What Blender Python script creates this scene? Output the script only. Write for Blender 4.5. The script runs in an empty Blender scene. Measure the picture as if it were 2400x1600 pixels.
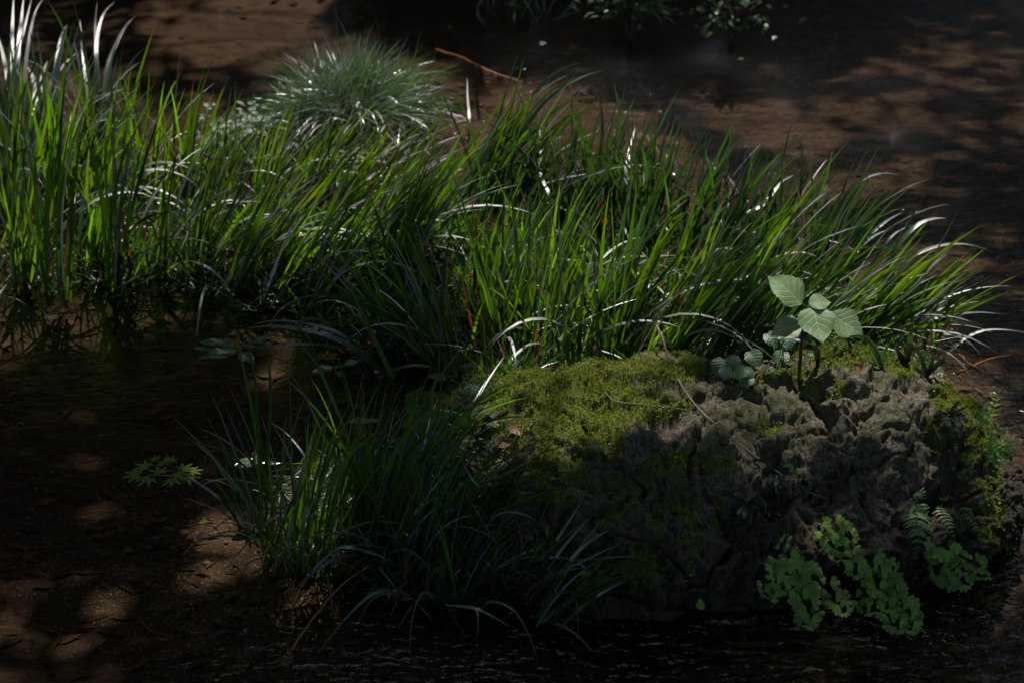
import bpy, math, random
import numpy as np
from mathutils import Vector, Matrix, noise
from mathutils.bvhtree import BVHTree
from math import sin, cos, pi, radians as R, sqrt, atan2, exp
random.seed(7); rng = np.random.default_rng(7)
sc = bpy.context.scene
COL = sc.collection

# ------------------------------------------------------------------ camera, sky, sun, exposure
CH, PITCH, FP = 2.1, R(26), 70/36*2400
cd = bpy.data.cameras.new('camera'); cam = bpy.data.objects.new('camera', cd); COL.objects.link(cam)
cam.location = (0, 0, CH); cam.rotation_euler = (pi/2-PITCH, 0, 0)
cd.lens = 70; cd.sensor_width = 36; cd.clip_end = 500; cd.clip_start = .05
cd.dof.use_dof = True; cd.dof.focus_distance = 4.15; cd.dof.aperture_fstop = 5.0
sc.camera = cam
SUN_EL, SUN_AZ = R(67), R(8)         # azimuth measured from +Y towards +X
SD = Vector((sin(SUN_AZ)*cos(SUN_EL), cos(SUN_AZ)*cos(SUN_EL), sin(SUN_EL)))
w = bpy.data.worlds.new('World'); sc.world = w; w.use_nodes = True
nt = w.node_tree; nt.nodes.clear()
sky = nt.nodes.new('ShaderNodeTexSky'); sky.sky_type = 'NISHITA'; sky.sun_disc = False
sky.sun_elevation = SUN_EL; sky.sun_rotation = SUN_AZ
bg = nt.nodes.new('ShaderNodeBackground'); bg.inputs[1].default_value = .15
wo = nt.nodes.new('ShaderNodeOutputWorld')
nt.links.new(sky.outputs[0], bg.inputs[0]); nt.links.new(bg.outputs[0], wo.inputs[0])
sl = bpy.data.lights.new('sun', 'SUN'); sl.energy = 4.6; sl.angle = R(.53); sl.color = (1, .95, .86)
so = bpy.data.objects.new('sun', sl); COL.objects.link(so)
so.rotation_euler = SD.to_track_quat('Z', 'Y').to_euler()
sc.view_settings.view_transform = 'Standard'; sc.view_settings.look = 'None'
sc.view_settings.exposure = 0.3; sc.view_settings.gamma = 1; sc.view_settings.use_curve_mapping = False
sc.render.engine = 'CYCLES'
sc.cycles.use_denoising = True
sc.cycles.max_bounces = 8; sc.cycles.transparent_max_bounces = 12
sc.cycles.diffuse_bounces = 3; sc.cycles.glossy_bounces = 3; sc.cycles.transmission_bounces = 4
sc.cycles.caustics_reflective = False; sc.cycles.caustics_refractive = False
sc.cycles.sample_clamp_indirect = 4

# ------------------------------------------------------------------ geometry of the view (used to find where a thing stands)
FW = Vector((0, cos(PITCH), -sin(PITCH))); UP = Vector((0, sin(PITCH), cos(PITCH))); RT = Vector((1, 0, 0)); C0 = Vector((0, 0, CH))
def ray(u, v): return (FW + RT*((u-1200)/FP) + UP*((800-v)/FP))
def at(u, v, z=0.0):
    d = ray(u, v); return C0 + d*((z-CH)/d.z)
def aty(u, v, y):
    d = ray(u, v); return C0 + d*(y/d.y)
def pix(p):
    q = Vector(p)-C0; k = FP/q.dot(FW); return 1200+q.x*k, 800-q.dot(UP)*k
def mpp(p): return (Vector(p)-C0).dot(FW)/FP      # metres per photo pixel there

# ------------------------------------------------------------------ materials
class NT:
    def __init__(s, name):
        s.m = bpy.data.materials.new(name); s.m.use_nodes = True; s.t = s.m.node_tree; s.t.nodes.clear()
        s.out = s.n('ShaderNodeOutputMaterial')
    def n(s, typ, **kw):
        x = s.t.nodes.new(typ)
        for k, v in kw.items():
            if k.startswith('i_'):
                x.inputs[k[2:].replace('_', ' ')].default_value = v
            else: setattr(x, k, v)
        return x
    def l(s, a, b): s.t.links.new(a, b)
    def ramp(s, fac, stops):
        r = s.n('ShaderNodeValToRGB'); e = r.color_ramp.elements
        while len(e) < len(stops): e.new(.5)
        for i, (p, c) in enumerate(stops):
            e[i].position = p; e[i].color = (*c, 1) if len(c) == 3 else c
        s.l(fac, r.inputs[0]); return r.outputs[0]
    def noise(s, scale, detail=4, rough=.55, vec=None, dist=0):
        x = s.n('ShaderNodeTexNoise'); x.inputs['Scale'].default_value = scale; x.inputs['Detail'].default_value = detail
        x.inputs['Roughness'].default_value = rough; x.inputs['Distortion'].default_value = dist
        if vec is not None: s.l(vec, x.inputs['Vector'])
        return x.outputs['Fac']
    def mix(s, f, a, b, mode='MIX'):
        x = s.n('ShaderNodeMix'); x.data_type = 'RGBA'; x.blend_type = mode
        for sock, v in ((x.inputs[0], f), (x.inputs[6], a), (x.inputs[7], b)):
            if isinstance(v, (int, float)): sock.default_value = v
            elif isinstance(v, tuple): sock.default_value = (*v, 1)
            else: s.l(v, sock)
        return x.outputs[2]
    def math(s, op, a, b=None, clamp=False):
        x = s.n('ShaderNodeMath', operation=op); x.use_clamp = clamp
        for i, v in enumerate((a, b)):
            if v is None: continue
            if isinstance(v, (int, float)): x.inputs[i].default_value = v
            else: s.l(v, x.inputs[i])
        return x.outputs[0]
    def bump(s, h, strength=.5, dist=.01):
        b = s.n('ShaderNodeBump'); b.inputs['Strength'].default_value = strength; b.inputs['Distance'].default_value = dist
        s.l(h, b.inputs['Height']); return b.outputs[0]
    def geo(s): return s.n('ShaderNodeNewGeometry')
    def pos(s): return s.geo().outputs['Position']
    def rand(s):
        a = s.n('ShaderNodeObjectInfo').outputs['Random']; b = s.geo().outputs['Random Per Island']
        return s.math('FRACT', s.math('ADD', a, b))

def leaf_mat(name, cols, trans, tw=.5, rough=.35, spec=1.0, veins=0, tipbrown=0.0, stripes=0, ior=1.45, spot=0):
    """reflecting side colours (ramp over individuals), the colour light has after passing through, share passed"""
    t = NT(name); rnd = t.rand()
    k = len(cols)
    c = t.ramp(rnd, [(i/max(1, k-1), x) for i, x in enumerate(cols)])
    tr = t.ramp(t.math('FRACT', t.math('MULTIPLY', rnd, 7.3)), [(0, tuple(x*.38 for x in trans)), (.55, tuple(x*.85 for x in trans)), (1, tuple(min(.9, x*1.35) for x in trans))])
    uv = t.n('ShaderNodeUVMap').outputs[0]
    sep = t.n('ShaderNodeSeparateXYZ'); t.l(uv, sep.inputs[0])
    U, V = sep.outputs[0], sep.outputs[1]
    nrm = None
    if stripes:
        wv = t.math('SINE', t.math('MULTIPLY', U, 44.0)); f = t.math('MULTIPLY_ADD', wv, .5); 
        f = t.math('ADD', t.math('MULTIPLY', wv, .5), .5)
        mid = t.math('LESS_THAN', t.math('ABSOLUTE', t.math('SUBTRACT', U, .5)), .05)
        c = t.mix(t.math('MULTIPLY', f, .25), c, tuple(x*1.4 for x in cols[-1]))
        tr = t.mix(t.math('MULTIPLY', f, .35), tr, tuple(x*.45 for x in trans))
        tr = t.mix(t.math('MULTIPLY', mid, .5), tr, tuple(x*.4 for x in trans))
        nrm = t.bump(wv, .25, .0006)
    nz = t.noise(60, 3, .6, t.pos())
    c = t.mix(.35, c, t.ramp(nz, [(.3, (.35, .35, .35)), (.7, (1, 1, 1))]), 'MULTIPLY')
    if veins:
        a = t.math('ABSOLUTE', t.math('SUBTRACT', U, .5))
        ph = t.math('SUBTRACT', t.math('MULTIPLY', V, float(veins)), t.math('MULTIPLY', a, veins*.62))
        sv = t.math('ABSOLUTE', t.math('SUBTRACT', t.math('FRACT', ph), .5))
        vein = t.math('MAXIMUM', t.math('LESS_THAN', sv, .055), t.math('LESS_THAN', a, .016))
        fine = t.noise(70, 2, .5, uv)
        c = t.mix(t.math('MULTIPLY', vein, .45), c, tuple(min(1, x*1.9+.03) for x in cols[-1]))
        c = t.mix(.3, c, t.ramp(fine, [(.35, (.6, .6, .6)), (.6, (1, 1, 1))]), 'MULTIPLY')
        hgt = t.math('SUBTRACT', t.math('MULTIPLY', t.noise(55, 2, .5, uv), .5), t.math('SMOOTH_MIN', sv, .12))
        nrm = t.bump(t.math('SUBTRACT', t.math('MULTIPLY', t.math('MINIMUM', sv, .2), 3.0), t.math('MULTIPLY', vein, .6)), .45, .0016)
    if tipbrown:
        edge = t.math('GREATER_THAN', t.math('ADD', V, t.math('MULTIPLY', rnd, tipbrown)), 1.0-.02+tipbrown*.62)
        c = t.mix(edge, c, (.22, .10, .035)); tr = t.mix(edge, tr, (.35, .12, .02))
    if spot:
        sp = t.ramp(t.noise(28, 3, .6, uv), [(.60, (0, 0, 0)), (.68, (1, 1, 1))])
        c = t.mix(t.math('MULTIPLY', sp, spot), c, (.10, .07, .03))
    d = t.n('ShaderNodeBsdfDiffuse'); t.l(c, d.inputs[0])
    tl = t.n('ShaderNodeBsdfTranslucent'); t.l(tr, tl.inputs[0])
    m1 = t.n('ShaderNodeMixShader'); m1.inputs[0].default_value = tw; t.l(d.outputs[0], m1.inputs[1]); t.l(tl.outputs[0], m1.inputs[2])
    g = t.n('ShaderNodeBsdfGlossy'); g.inputs['Roughness'].default_value = rough; g.inputs[0].default_value = (spec, spec, spec, 1)
    fr = t.n('ShaderNodeFresnel'); fr.inputs[0].default_value = ior
    m2 = t.n('ShaderNodeMixShader'); t.l(fr.outputs[0], m2.inputs[0]); t.l(m1.outputs[0], m2.inputs[1]); t.l(g.outputs[0], m2.inputs[2])
    if nrm is not None:
        for x in (d, g, fr): t.l(nrm, x.inputs['Normal'])
    t.l(m2.outputs[0], t.out.inputs[0]); return t.m

def plain(name, cols, rough=.8, scale=20, bump=0, bscale=60, spec=.3, rnd=False):
    t = NT(name); P = t.pos()
    f = t.rand() if rnd else t.noise(scale, 6, .6, P)
    c = t.ramp(f, [((i/max(1, len(cols)-1))*(1 if rnd else .4)+(0 if rnd else .3), x) for i, x in enumerate(cols)])
    if rnd: c = t.mix(.5, c, t.ramp(t.noise(scale, 5, .6, P), [(.3, (.35, .35, .35)), (.7, (1, 1, 1))]), 'MULTIPLY')
    b = t.n('ShaderNodeBsdfPrincipled'); t.l(c, b.inputs['Base Color']); b.inputs['Roughness'].default_value = rough
    b.inputs['Specular IOR Level'].default_value = spec
    if bump: t.l(t.bump(t.noise(bscale, 6, .6, P), bump, .01), b.inputs['Normal'])
    t.l(b.outputs[0], t.out.inputs[0]); return t.m

M = {}
M['blade'] = leaf_mat('sedge_blade', [(.016, .038, .008), (.035, .07, .012), (.065, .11, .016)], (.23, .48, .005), .62, .55, .35, tipbrown=.25, stripes=1)
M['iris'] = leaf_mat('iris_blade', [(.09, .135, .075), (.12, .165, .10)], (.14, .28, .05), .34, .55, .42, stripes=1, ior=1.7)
M['dusky'] = leaf_mat('dusky_blade', [(.028, .065, .035), (.04, .085, .045)], (.10, .26, .02), .42, .55, .22, stripes=1, tipbrown=.2)
M['fine'] = leaf_mat('fine_blade', [(.05, .11, .045), (.13, .19, .12)], (.16, .34, .05), .4, .48, .8, ior=1.55)
M['darkgrass'] = leaf_mat('dark_grass_blade', [(.020, .055, .014), (.035, .085, .02)], (.15, .38, .010), .55, .55, .18, tipbrown=.2)
M['arch'] = leaf_mat('arching_blade', [(.055, .10, .045), (.085, .14, .07)], (.15, .30, .03), .40, .5, .42, tipbrown=.15, stripes=1)
M['deadblade'] = leaf_mat('dead_blade', [(.22, .09, .03), (.30, .14, .06)], (.45, .14, .02), .45, .5, 1, stripes=1)
M['seedling'] = leaf_mat('seedling_leaf', [(.17, .27, .115), (.21, .32, .14)], (.26, .46, .06), .28, .6, .6, veins=6, spot=.3)
M['seedling_pale'] = leaf_mat('seedling_pale_leaf', [(.28, .33, .17), (.30, .35, .18)], (.22, .38, .06), .25, .55, .7, veins=7, spot=.6)
M['violet'] = leaf_mat('violet_leaf', [(.06, .14, .07), (.09, .18, .10)], (.2, .42, .05), .3, .42, 1, veins=5)
M['wetleaf'] = leaf_mat('wet_leaf', [(.035, .08, .035), (.05, .10, .04)], (.12, .32, .03), .3, .16, 1, veins=8, ior=1.5)
M['strap'] = leaf_mat('strap_leaf', [(.08, .20, .05), (.11, .25, .07)], (.2, .42, .04), .3, .45, .25, ior=1.5)
M['fern'] = leaf_mat('fern_leaflet', [(.13, .27, .07), (.18, .33, .10)], (.28, .55, .06), .4, .5, .8)
M['maiden'] = leaf_mat('maidenhair_leaflet', [(.09, .19, .025), (.24, .40, .06), (.14, .28, .035), (.20, .34, .04)], (.25, .5, .05), .35, .5, .8)
M['maple'] = leaf_mat('maple_leaf', [(.10, .17, .014), (.15, .22, .018)], (.2, .4, .03), .3, .6, .3)
M['dead'] = leaf_mat('dead_leaf', [(.20, .10, .055), (.28, .17, .11), (.24, .09, .04)], (.3, .12, .04), .2, .5, .9, veins=6)
M['deadred'] = leaf_mat('rust_leaf', [(.30, .09, .03), (.26, .07, .03)], (.4, .1, .02), .25, .4, 1, veins=7)
M['crown'] = leaf_mat('crown_leaf', [(.025, .06, .012), (.05, .10, .02)], (.16, .30, .03), .4, .5, .6)
M['shrub'] = leaf_mat('shrub_leaf', [(.05, .12, .03), (.07, .15, .04)], (.2, .42, .03), .4, .4, 1)
M['weed'] = leaf_mat('water_weed', [(.045, .07, .015), (.06, .09, .02)], (.12, .2, .02), .3, .6, .3)
M['moss'] = leaf_mat('moss', [(.14, .20, .010), (.25, .31, .016), (.36, .38, .02)], (.44, .54, .02), .4, .7, .25)
M['stem'] = plain('plant_stem', [(.07, .03, .02), (.12, .05, .03)], .6)
M['greenstem'] = plain('green_stem', [(.10, .18, .05), (.16, .22, .07)], .5)
M['rachis'] = plain('dark_rachis', [(.012, .008, .007), (.03, .015, .01)], .35)
M['twig'] = plain('twig_bark', [(.16, .11, .08), (.26, .2, .15)], .7, 40, .5, 200)
M['rust_twig'] = plain('rust_twig', [(.20, .08, .03), (.28, .13, .05)], .6, 40, .4, 200)
M['bark'] = plain('bark', [(.05, .035, .025), (.10, .075, .055)], .9, 6, .8, 20)
M['pebble'] = plain('pebble', [(.09, .05, .032), (.14, .09, .06), (.06, .045, .04), (.24, .17, .10), (.10, .06, .04)], .55, 60, .3, 150, rnd=True)
M['litter'] = plain('leaf_litter', [(.05, .025, .012), (.12, .06, .03), (.03, .018, .01)], .8, 60, 0, rnd=True)
M['soil'] = plain('soil', [(.025, .017, .011), (.05, .033, .02), (.02, .013, .009)], .85, 30, 1, 60)

def bed_mat():
    t = NT('stream_bed'); P = t.pos()
    mp = t.n('ShaderNodeMapping'); mp.inputs['Scale'].default_value = (1, 1.6, 1); t.l(P, mp.inputs[0])
    a = t.noise(2.2, 5, .6, mp.outputs[0]); b = t.noise(17, 6, .65, mp.outputs[0], .4); g = t.noise(170, 3, .6, P)
    c = t.ramp(a, [(.3, (.054, .040, .031)), (.5, (.075, .055, .042)), (.7, (.092, .068, .050))])
    c = t.mix(.75, c, t.ramp(b, [(.34, (.28, .24, .20)), (.5, (.85, .82, .8)), (.62, (1, 1, 1))]), 'MULTIPLY')
    c = t.mix(.6, c, t.ramp(g, [(.3, (.55, .5, .45)), (.7, (1.25, 1.2, 1.15))]), 'MULTIPLY')
    am = t.n('ShaderNodeAttribute'); am.attribute_name = 'mud'
    c = t.mix(t.math('MULTIPLY', am.outputs['Fac'], .85), c, t.ramp(b, [(.3, (.012, .010, .006)), (.7, (.045, .034, .022))]))
    bs = t.n('ShaderNodeBsdfPrincipled'); t.l(c, bs.inputs['Base Color']); bs.inputs['Roughness'].default_value = .9
    bs.inputs['Specular IOR Level'].default_value = .1
    t.l(t.bump(t.math('ADD', b, t.math('MULTIPLY', g, .3)), .9, .012), bs.inputs['Normal'])
    t.l(bs.outputs[0], t.out.inputs[0]); return t.m
M['bed'] = bed_mat()

def water_mat():
    t = NT('water'); P = t.pos()
    sp = t.n('ShaderNodeSeparateXYZ'); t.l(P, sp.inputs[0])
    # the current runs past on the right and far side, the pool on the left is calmer
    flow = t.math('ADD', t.math('MULTIPLY', sp.outputs[0], .42), t.math('MULTIPLY', t.math('SUBTRACT', sp.outputs[1], 4.2), .13))
    flow = t.math('ADD', flow, t.math('MULTIPLY', t.math('SUBTRACT', t.noise(.8, 2, .5, P), .5), 1.2))
    flow = t.ramp(flow, [(0.0, (.13,)*3), (.55, (1,)*3)])
    m1 = t.n('ShaderNodeMapping'); m1.inputs['Scale'].default_value = (1, 1.8, 1); t.l(P, m1.inputs[0])
    n1 = t.noise(10, 3, .5, m1.outputs[0], .3); n2 = t.noise(34, 2, .5, m1.outputs[0], .6)
    h = t.math('ADD', n1, t.math('MULTIPLY', n2, .45))
    h = t.math('MULTIPLY', h, flow)
    nrm = t.bump(h, 1.0, .033)
    tr = t.n('ShaderNodeBsdfTransparent'); tr.inputs[0].default_value = (.88, .81, .72, 1)
    g = t.n('ShaderNodeBsdfGlossy'); g.inputs['Roughness'].default_value = .03
    fr = t.n('ShaderNodeFresnel'); fr.inputs[0].default_value = 1.33
    t.l(nrm, g.inputs['Normal']); t.l(nrm, fr.inputs['Normal'])
    mx = t.n('ShaderNodeMixShader'); t.l(fr.outputs[0], mx.inputs[0]); t.l(tr.outputs[0], mx.inputs[1]); t.l(g.outputs[0], mx.inputs[2])
    t.l(mx.outputs[0], t.out.inputs[0]); return t.m
M['water'] = water_mat()

def rock_mat():
    t = NT('tufa_rock'); P = t.pos()
    a = t.noise(7, 6, .6, P); b = t.noise(45, 6, .7, P, .3)
    c = t.ramp(a, [(.3, (.15, .13, .11)), (.5, (.225, .19, .145)), (.7, (.15, .125, .085))])
    c = t.mix(.7, c, t.ramp(b, [(.36, (.16, .14, .12)), (.5, (.8, .78, .75)), (.62, (1.15, 1.12, 1.1))]), 'MULTIPLY')
    c = t.mix(.8, c, t.ramp(t.noise(150, 4, .75, P, .2), [(.40, (.22, .20, .18)), (.52, (.95, .95, .95)), (.64, (1.5, 1.45, 1.35))]), 'MULTIPLY')
    algae = t.ramp(t.noise(5, 5, .65, P, .5), [(.46, (0, 0, 0)), (.62, (1, 1, 1))])
    c = t.mix(t.math('MULTIPLY', algae, .6), c, (.07, .085, .03))
    sp = t.n('ShaderNodeSeparateXYZ'); t.l(P, sp.inputs[0])
    wetz = t.math('ADD', sp.outputs[2], t.math('MULTIPLY', t.math('SUBTRACT', t.noise(9, 4, .6, P), .5), .16))
    wet = t.ramp(wetz, [(.04, (1,)*3), (.17, (0,)*3)])
    c = t.mix(t.math('MULTIPLY', wet, .85), c, (.035, .026, .017))
    at_ = t.n('ShaderNodeAttribute'); at_.attribute_name = 'moss'
    c = t.mix(at_.outputs['Fac'], c, t.ramp(b, [(.3, (.05, .065, .008)), (.7, (.15, .18, .016))]))
    bs = t.n('ShaderNodeBsdfPrincipled'); t.l(c, bs.inputs['Base Color'])
    t.l(t.mix(wet, (.88,)*3, (.6,)*3), bs.inputs['Roughness']); bs.inputs['Specular IOR Level'].default_value = .25
    t.l(t.bump(t.math('ADD', b, t.math('MULTIPLY', t.noise(140, 5, .7, P), .5)), 1.0, .016), bs.inputs['Normal'])
    t.l(bs.outputs[0], t.out.inputs[0]); return t.m
M['rock'] = rock_mat()

# ------------------------------------------------------------------ object helpers
def tag(o, label=None, cat=None, group=None, kind=None):
    if label: o['label'] = label
    if cat: o['category'] = cat
    if group: o['group'] = group
    if kind: o['kind'] = kind
    return o
def mesh(name, V, F, mat, uv=None, smooth=True):
    me = bpy.data.meshes.new(name)
    me.from_pydata([tuple(x) for x in V], [], F)
    if uv is not None:
        lay = me.uv_layers.new(name='UVMap')
        idx = np.empty(len(me.loops), dtype=np.int32); me.loops.foreach_get('vertex_index', idx)
        lay.data.foreach_set('uv', np.asarray(uv, dtype=np.float32)[idx].ravel())
    me.materials.append(M[mat])
    if smooth: me.polygons.foreach_set('use_smooth', [True]*len(me.polygons))
    return me
def link(name, me, parent=None, mw=None):
    o = bpy.data.objects.new(name, me); COL.objects.link(o)
    if parent is not None: o.parent = parent
    if mw is not None:
        if parent is not None: mw = Matrix.Translation(-wloc(parent)) @ mw
        o.matrix_local = mw
    elif parent is not None:
        o.location = -wloc(parent)
    return o
_W = {}
def wloc(o): return _W.get(o.name, Vector((0, 0, 0)))
def thing(name, loc, label, cat, group=None):
    o = bpy.data.objects.new(name, None); COL.objects.link(o); o.location = loc; o.empty_display_size = .05
    _W[o.name] = Vector(loc); return tag(o, label, cat, group)
class MB:
    def __init__(s): s.V = []; s.F = []; s.U = []
    def add(s, V, F, U=None):
        k = len(s.V); s.V += [tuple(v) for v in V]; s.F += [tuple(i+k for i in f) for f in F]
        s.U += list(U) if U is not None else [(.5, .5)]*len(V)
    def mesh(s, name, mat, smooth=True): return mesh(name, s.V, s.F, mat, s.U, smooth)
def tube(pts, rad, n=6, bend=None):
    """tapered tube through pts; rad a number or a list"""
    pts = [Vector(p) for p in pts]; k = len(pts)
    if not isinstance(rad, (list, tuple)): rad = [rad*(1-.5*i/(k-1)) for i in range(k)]
    V = []; F = []; side = None
    for i, p in enumerate(pts):
        t = (pts[min(k-1, i+1)]-pts[max(0, i-1)]).normalized()
        if side is None:
            side = t.cross(Vector((0.3, 1, .2))).normalized()
        side = (side - t*side.dot(t)).normalized(); b = t.cross(side)
        for j in range(n):
            a = 2*pi*j/n; V.append(p+(side*cos(a)+b*sin(a))*rad[i])
        if i:
            for j in range(n):
                F.append(((i-1)*n+j, (i-1)*n+(j+1) % n, i*n+(j+1) % n, i*n+j))
    F.append(tuple(range(n))[::-1]); F.append(tuple((k-1)*n+j for j in range(n)))
    return V, F, [(.5, .5)]*len(V)
def spline(P, n):
    """Catmull-Rom through points, n samples"""
    P = [Vector(p) for p in P]
    if len(P) == 2: return [P[0].lerp(P[1], i/(n-1)) for i in range(n)]
    Q = [P[0]*2-P[1]]+P+[P[-1]*2-P[-2]]; out = []
    m = len(P)-1
    for i in range(n):
        t = i/(n-1)*m; k = min(int(t), m-1); t -= k
        a, b, c, d = Q[k:k+4]
        out.append(.5*((2*b)+(c-a)*t+(2*a-5*b+4*c-d)*t*t+(3*b-a-3*c+d)*t**3))
    return out

# blades -----------------------------------------------------------
def blade_profile(s, kind=0):
    base = .62+.38*min(1, s*4)
    return base*max(0.0, (1-s**2.4))**.85
def blade_geom(pts, width, side0, twist=0.0, fold=.22):
    """pts base->tip, side0 the width direction at the base, folded slightly along the keel"""
    n = len(pts); V = []; U = []; F = []; side = Vector(side0)
    for i, p in enumerate(pts):
        t = (pts[min(n-1, i+1)]-pts[max(0, i-1)])
        if t.length < 1e-9: t = Vector((0, 0, 1))
        t.normalize(); side = side - t*side.dot(t)
        if side.length < 1e-4: side = t.orthogonal()
        side.normalize(); s = i/(n-1)
        sd = Matrix.Rotation(twist*s, 3, t) @ side; nr = t.cross(sd)
        wd = width*.5*blade_profile(s)
        V += [p-sd*wd+nr*wd*fold, p, p+sd*wd+nr*wd*fold]; U += [(0, s), (.5, s), (1, s)]
        if i:
            k = 3*i
            F += [(k-3, k-2, k+1, k), (k-2, k-1, k+2, k+1)]
    return V, F, U
BV = {}
def blade_variants(mat):
    """unit-length blades standing on the origin, bending towards +X: 8 straight, 8 curved, 8 strongly arched"""
    if mat in BV: return BV[mat]
    out = []
    for cls, (b0, b1) in enumerate(((2, 22), (20, 60), (80, 150))):
        L = []
        for k in range(8):
            B = R(random.uniform(b0, b1)); p = random.choice((1.0, 1.6, 2.4)) if cls < 2 else random.uniform(.9, 1.5); n = (8, 10, 13)[cls]
            pts = [Vector((0, 0, 0))]
            wob = random.uniform(-.12, .12)
            for i in range(1, n):
                a = B*((i-.5)/(n-1))**p if not (cls == 2 and k in (2, 5)) else (.15 if i < n*.55 else R(115+6*k)); pts.append(pts[-1]+Vector((sin(a), wob*sin(i*.7)*.3, cos(a)))/(n-1))
            a = random.uniform(-1.3, 1.3)
            V, F, U = blade_geom(pts, .022, Vector((sin(a), cos(a), 0)), random.uniform(-1.4, 1.4))
            L.append(mesh('blade', V, F, mat, U))
        out.append(L)
    BV[mat] = out; return out
def blade_matrix(base, d, L, wscale, az=None):
    z = Vector(d).normalized()
    h = Vector((d[0], d[1], 0)) if az is None else Vector((cos(az), sin(az), 0))
    if h.length < .02: h = Vector((1, 0, 0))
    x = (h - z*h.dot(z)).normalized(); y = z.cross(x)
    m = Matrix((x*L, y*L*wscale, z*L)).transposed().to_4x4()
    m.translation = base; return m
# ------------------------------------------------------------------ terrain
def sstep(a, b, x):
    t = min(1, max(0, (x-a)/(b-a))); return t*t*(3-2*t)
MUD = []   # low mud islets under the tussocks: (x, y, rx, ry, h)
def mud(u, v, ru, rv, h):
    p = at(u, v); q = at(u+ru, v); r = at(u, v-rv); MUD.append((p.x, p.y, q.x-p.x, r.y-p.y, h))
mud(1080, 1130, 190, 150, .165); mud(900, 1180, 210, 120, .10); mud(760, 1190, 110, 90, .07)
mud(850, 290, 190, 75, .23); mud(560, 345, 140, 40, .15); mud(1240, 640, 420, 110, .10); mud(560, 560, 520, 90, .09); mud(1850, 760, 330, 90, .11)
mud(1220, 1000, 120, 110, .17); mud(60, 560, 260, 110, .09); mud(330, 600, 300, 80, .06); mud(650, 620, 200, 90, .09); mud(980, 700, 260, 130, .09); mud(1500, 720, 420, 130, .09); mud(1040, 1330, 170, 80, .115)
def bank_line(x):          # y where the far bank rises from the water
    a = 7.25 + .15*noise.noise(Vector((x*1.7, 3, 0)))
    return a + 2.6*sstep(1.0, 1.9, x) + 2.6*sstep(-.55, -1.1, x)*1.0 if True else a
def bed_h(x, y):
    h = -.115 + .05*noise.fractal(Vector((x*.9, y*.9, 1.3)), .8, 2.1, 3) + .012*noise.noise(Vector((x*5, y*8, 4)))
    h += .006*noise.noise(Vector((x*17, y*22, 2)))
    b = bank_line(x); h += 1.25*sstep(b-.25, b+1.8, y) + .9*sstep(b+2, b+16, y)
    h += 1.2*sstep(3.6, 6.5, abs(x+.2)) * (1 if y < 9.5 else .7)
    h += .9*sstep(.4, -1.8, y)
    for mx, my, rx, ry, mh in MUD:
        q = ((x-mx)/rx)**2+((y-my)/ry)**2
        if q < 4: h += mh*exp(-q*1.1)*(1+.35*noise.noise(Vector((x*9, y*9, 7))))
    return h
def axis(lo, hi, a, b, fine, coarse):
    v = [a]
    while v[-1] < b: v.append(v[-1]+fine)
    s = coarse
    r = v[-1]+.15; k = .15
    while r < hi: v.append(r); k *= 1.25; r += k
    v.append(hi); l = a-.15; k = .15; pre = []
    while l > lo: pre.append(l); k *= 1.25; l -= k
    pre.append(lo); return pre[::-1]+v
X = axis(-80, 80, -2.6, 2.6, .026, 1); Y = axis(-80, 90, 2.4, 8.6, .026, 1)
V = [(x, y, bed_h(x, y)) for y in Y for x in X]; nx = len(X)
F = [(j*nx+i, j*nx+i+1, (j+1)*nx+i+1, (j+1)*nx+i) for j in range(len(Y)-1) for i in range(nx-1)]
def mudness(x, y):
    m_ = 0
    for mx, my, rx, ry, mh in MUD:
        q = ((x-mx)/rx)**2+((y-my)/ry)**2
        if q < 3: m_ = max(m_, 1-sstep(.6, 1.9, q))
    return m_
bedmesh = mesh('stream_bed', V, F, 'bed'); at2 = bedmesh.attributes.new('mud', 'FLOAT', 'POINT')
at2.data.foreach_set('value', [mudness(p[0], p[1]) for p in V])
tag(link('stream_bed', bedmesh), 'brown sandy stream bed rising into earth banks', None, None, 'structure')
tag(link('water', mesh('water', [(-14, -3, 0), (14, -3, 0), (14, 12, 0), (-14, 12, 0)], [(0, 1, 2, 3)], 'water')), 'clear shallow stream water', None, None, 'structure')
def gz(x, y): return max(0, bed_h(x, y))
def ground(u, v):
    """where the ray through that point meets bed or mud above the water"""
    z = 0
    for _ in range(4):
        p = at(u, v, z); z = max(0, bed_h(p.x, p.y))
    return at(u, v, z)

# ------------------------------------------------------------------ the rock
ROCK_TOP = [(1050, 1085), (1090, 1010), (1130, 950), (1180, 922), (1240, 910), (1310, 898), (1400, 876), (1480, 856), (1560, 848), (1640, 862), (1700, 885), (1760, 885), (1800, 868), (1860, 866), (1910, 850),
            (1940, 815), (1980, 802), (2040, 810), (2090, 838), (2150, 868), (2210, 893), (2262, 925), (2292, 975), (2310, 1040), (2322, 1120), (2330, 1210), (2332, 1290)]
YR = 3.70
tops = [aty(u, v, YR) for u, v in ROCK_TOP]
rx = np.array([p.x for p in tops]); rz = np.array([p.z for p in tops])
x_l, x_r = rx[0]-.10, rx[-1]+.004
FRONT = [(1060, 1210), (1130, 1330), (1250, 1395), (1400, 1440), (1560, 1442), (1720, 1425), (1900, 1405), (2060, 1385), (2200, 1362), (2290, 1330), (2332, 1290)]
fpt = [at(u, v) for u, v in FRONT]
fx = np.array([p.x for p in fpt]); fy = np.array([p.y for p in fpt])
NU, NV = 860, 380
s = np.linspace(0, 1, NU); xs = x_l+(x_r-x_l)*(.5-.5*np.cos(pi*s))*.55+(x_r-x_l)*s*.45
T = np.interp(xs, rx, rz, left=0.0); T[0] = 0
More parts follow.
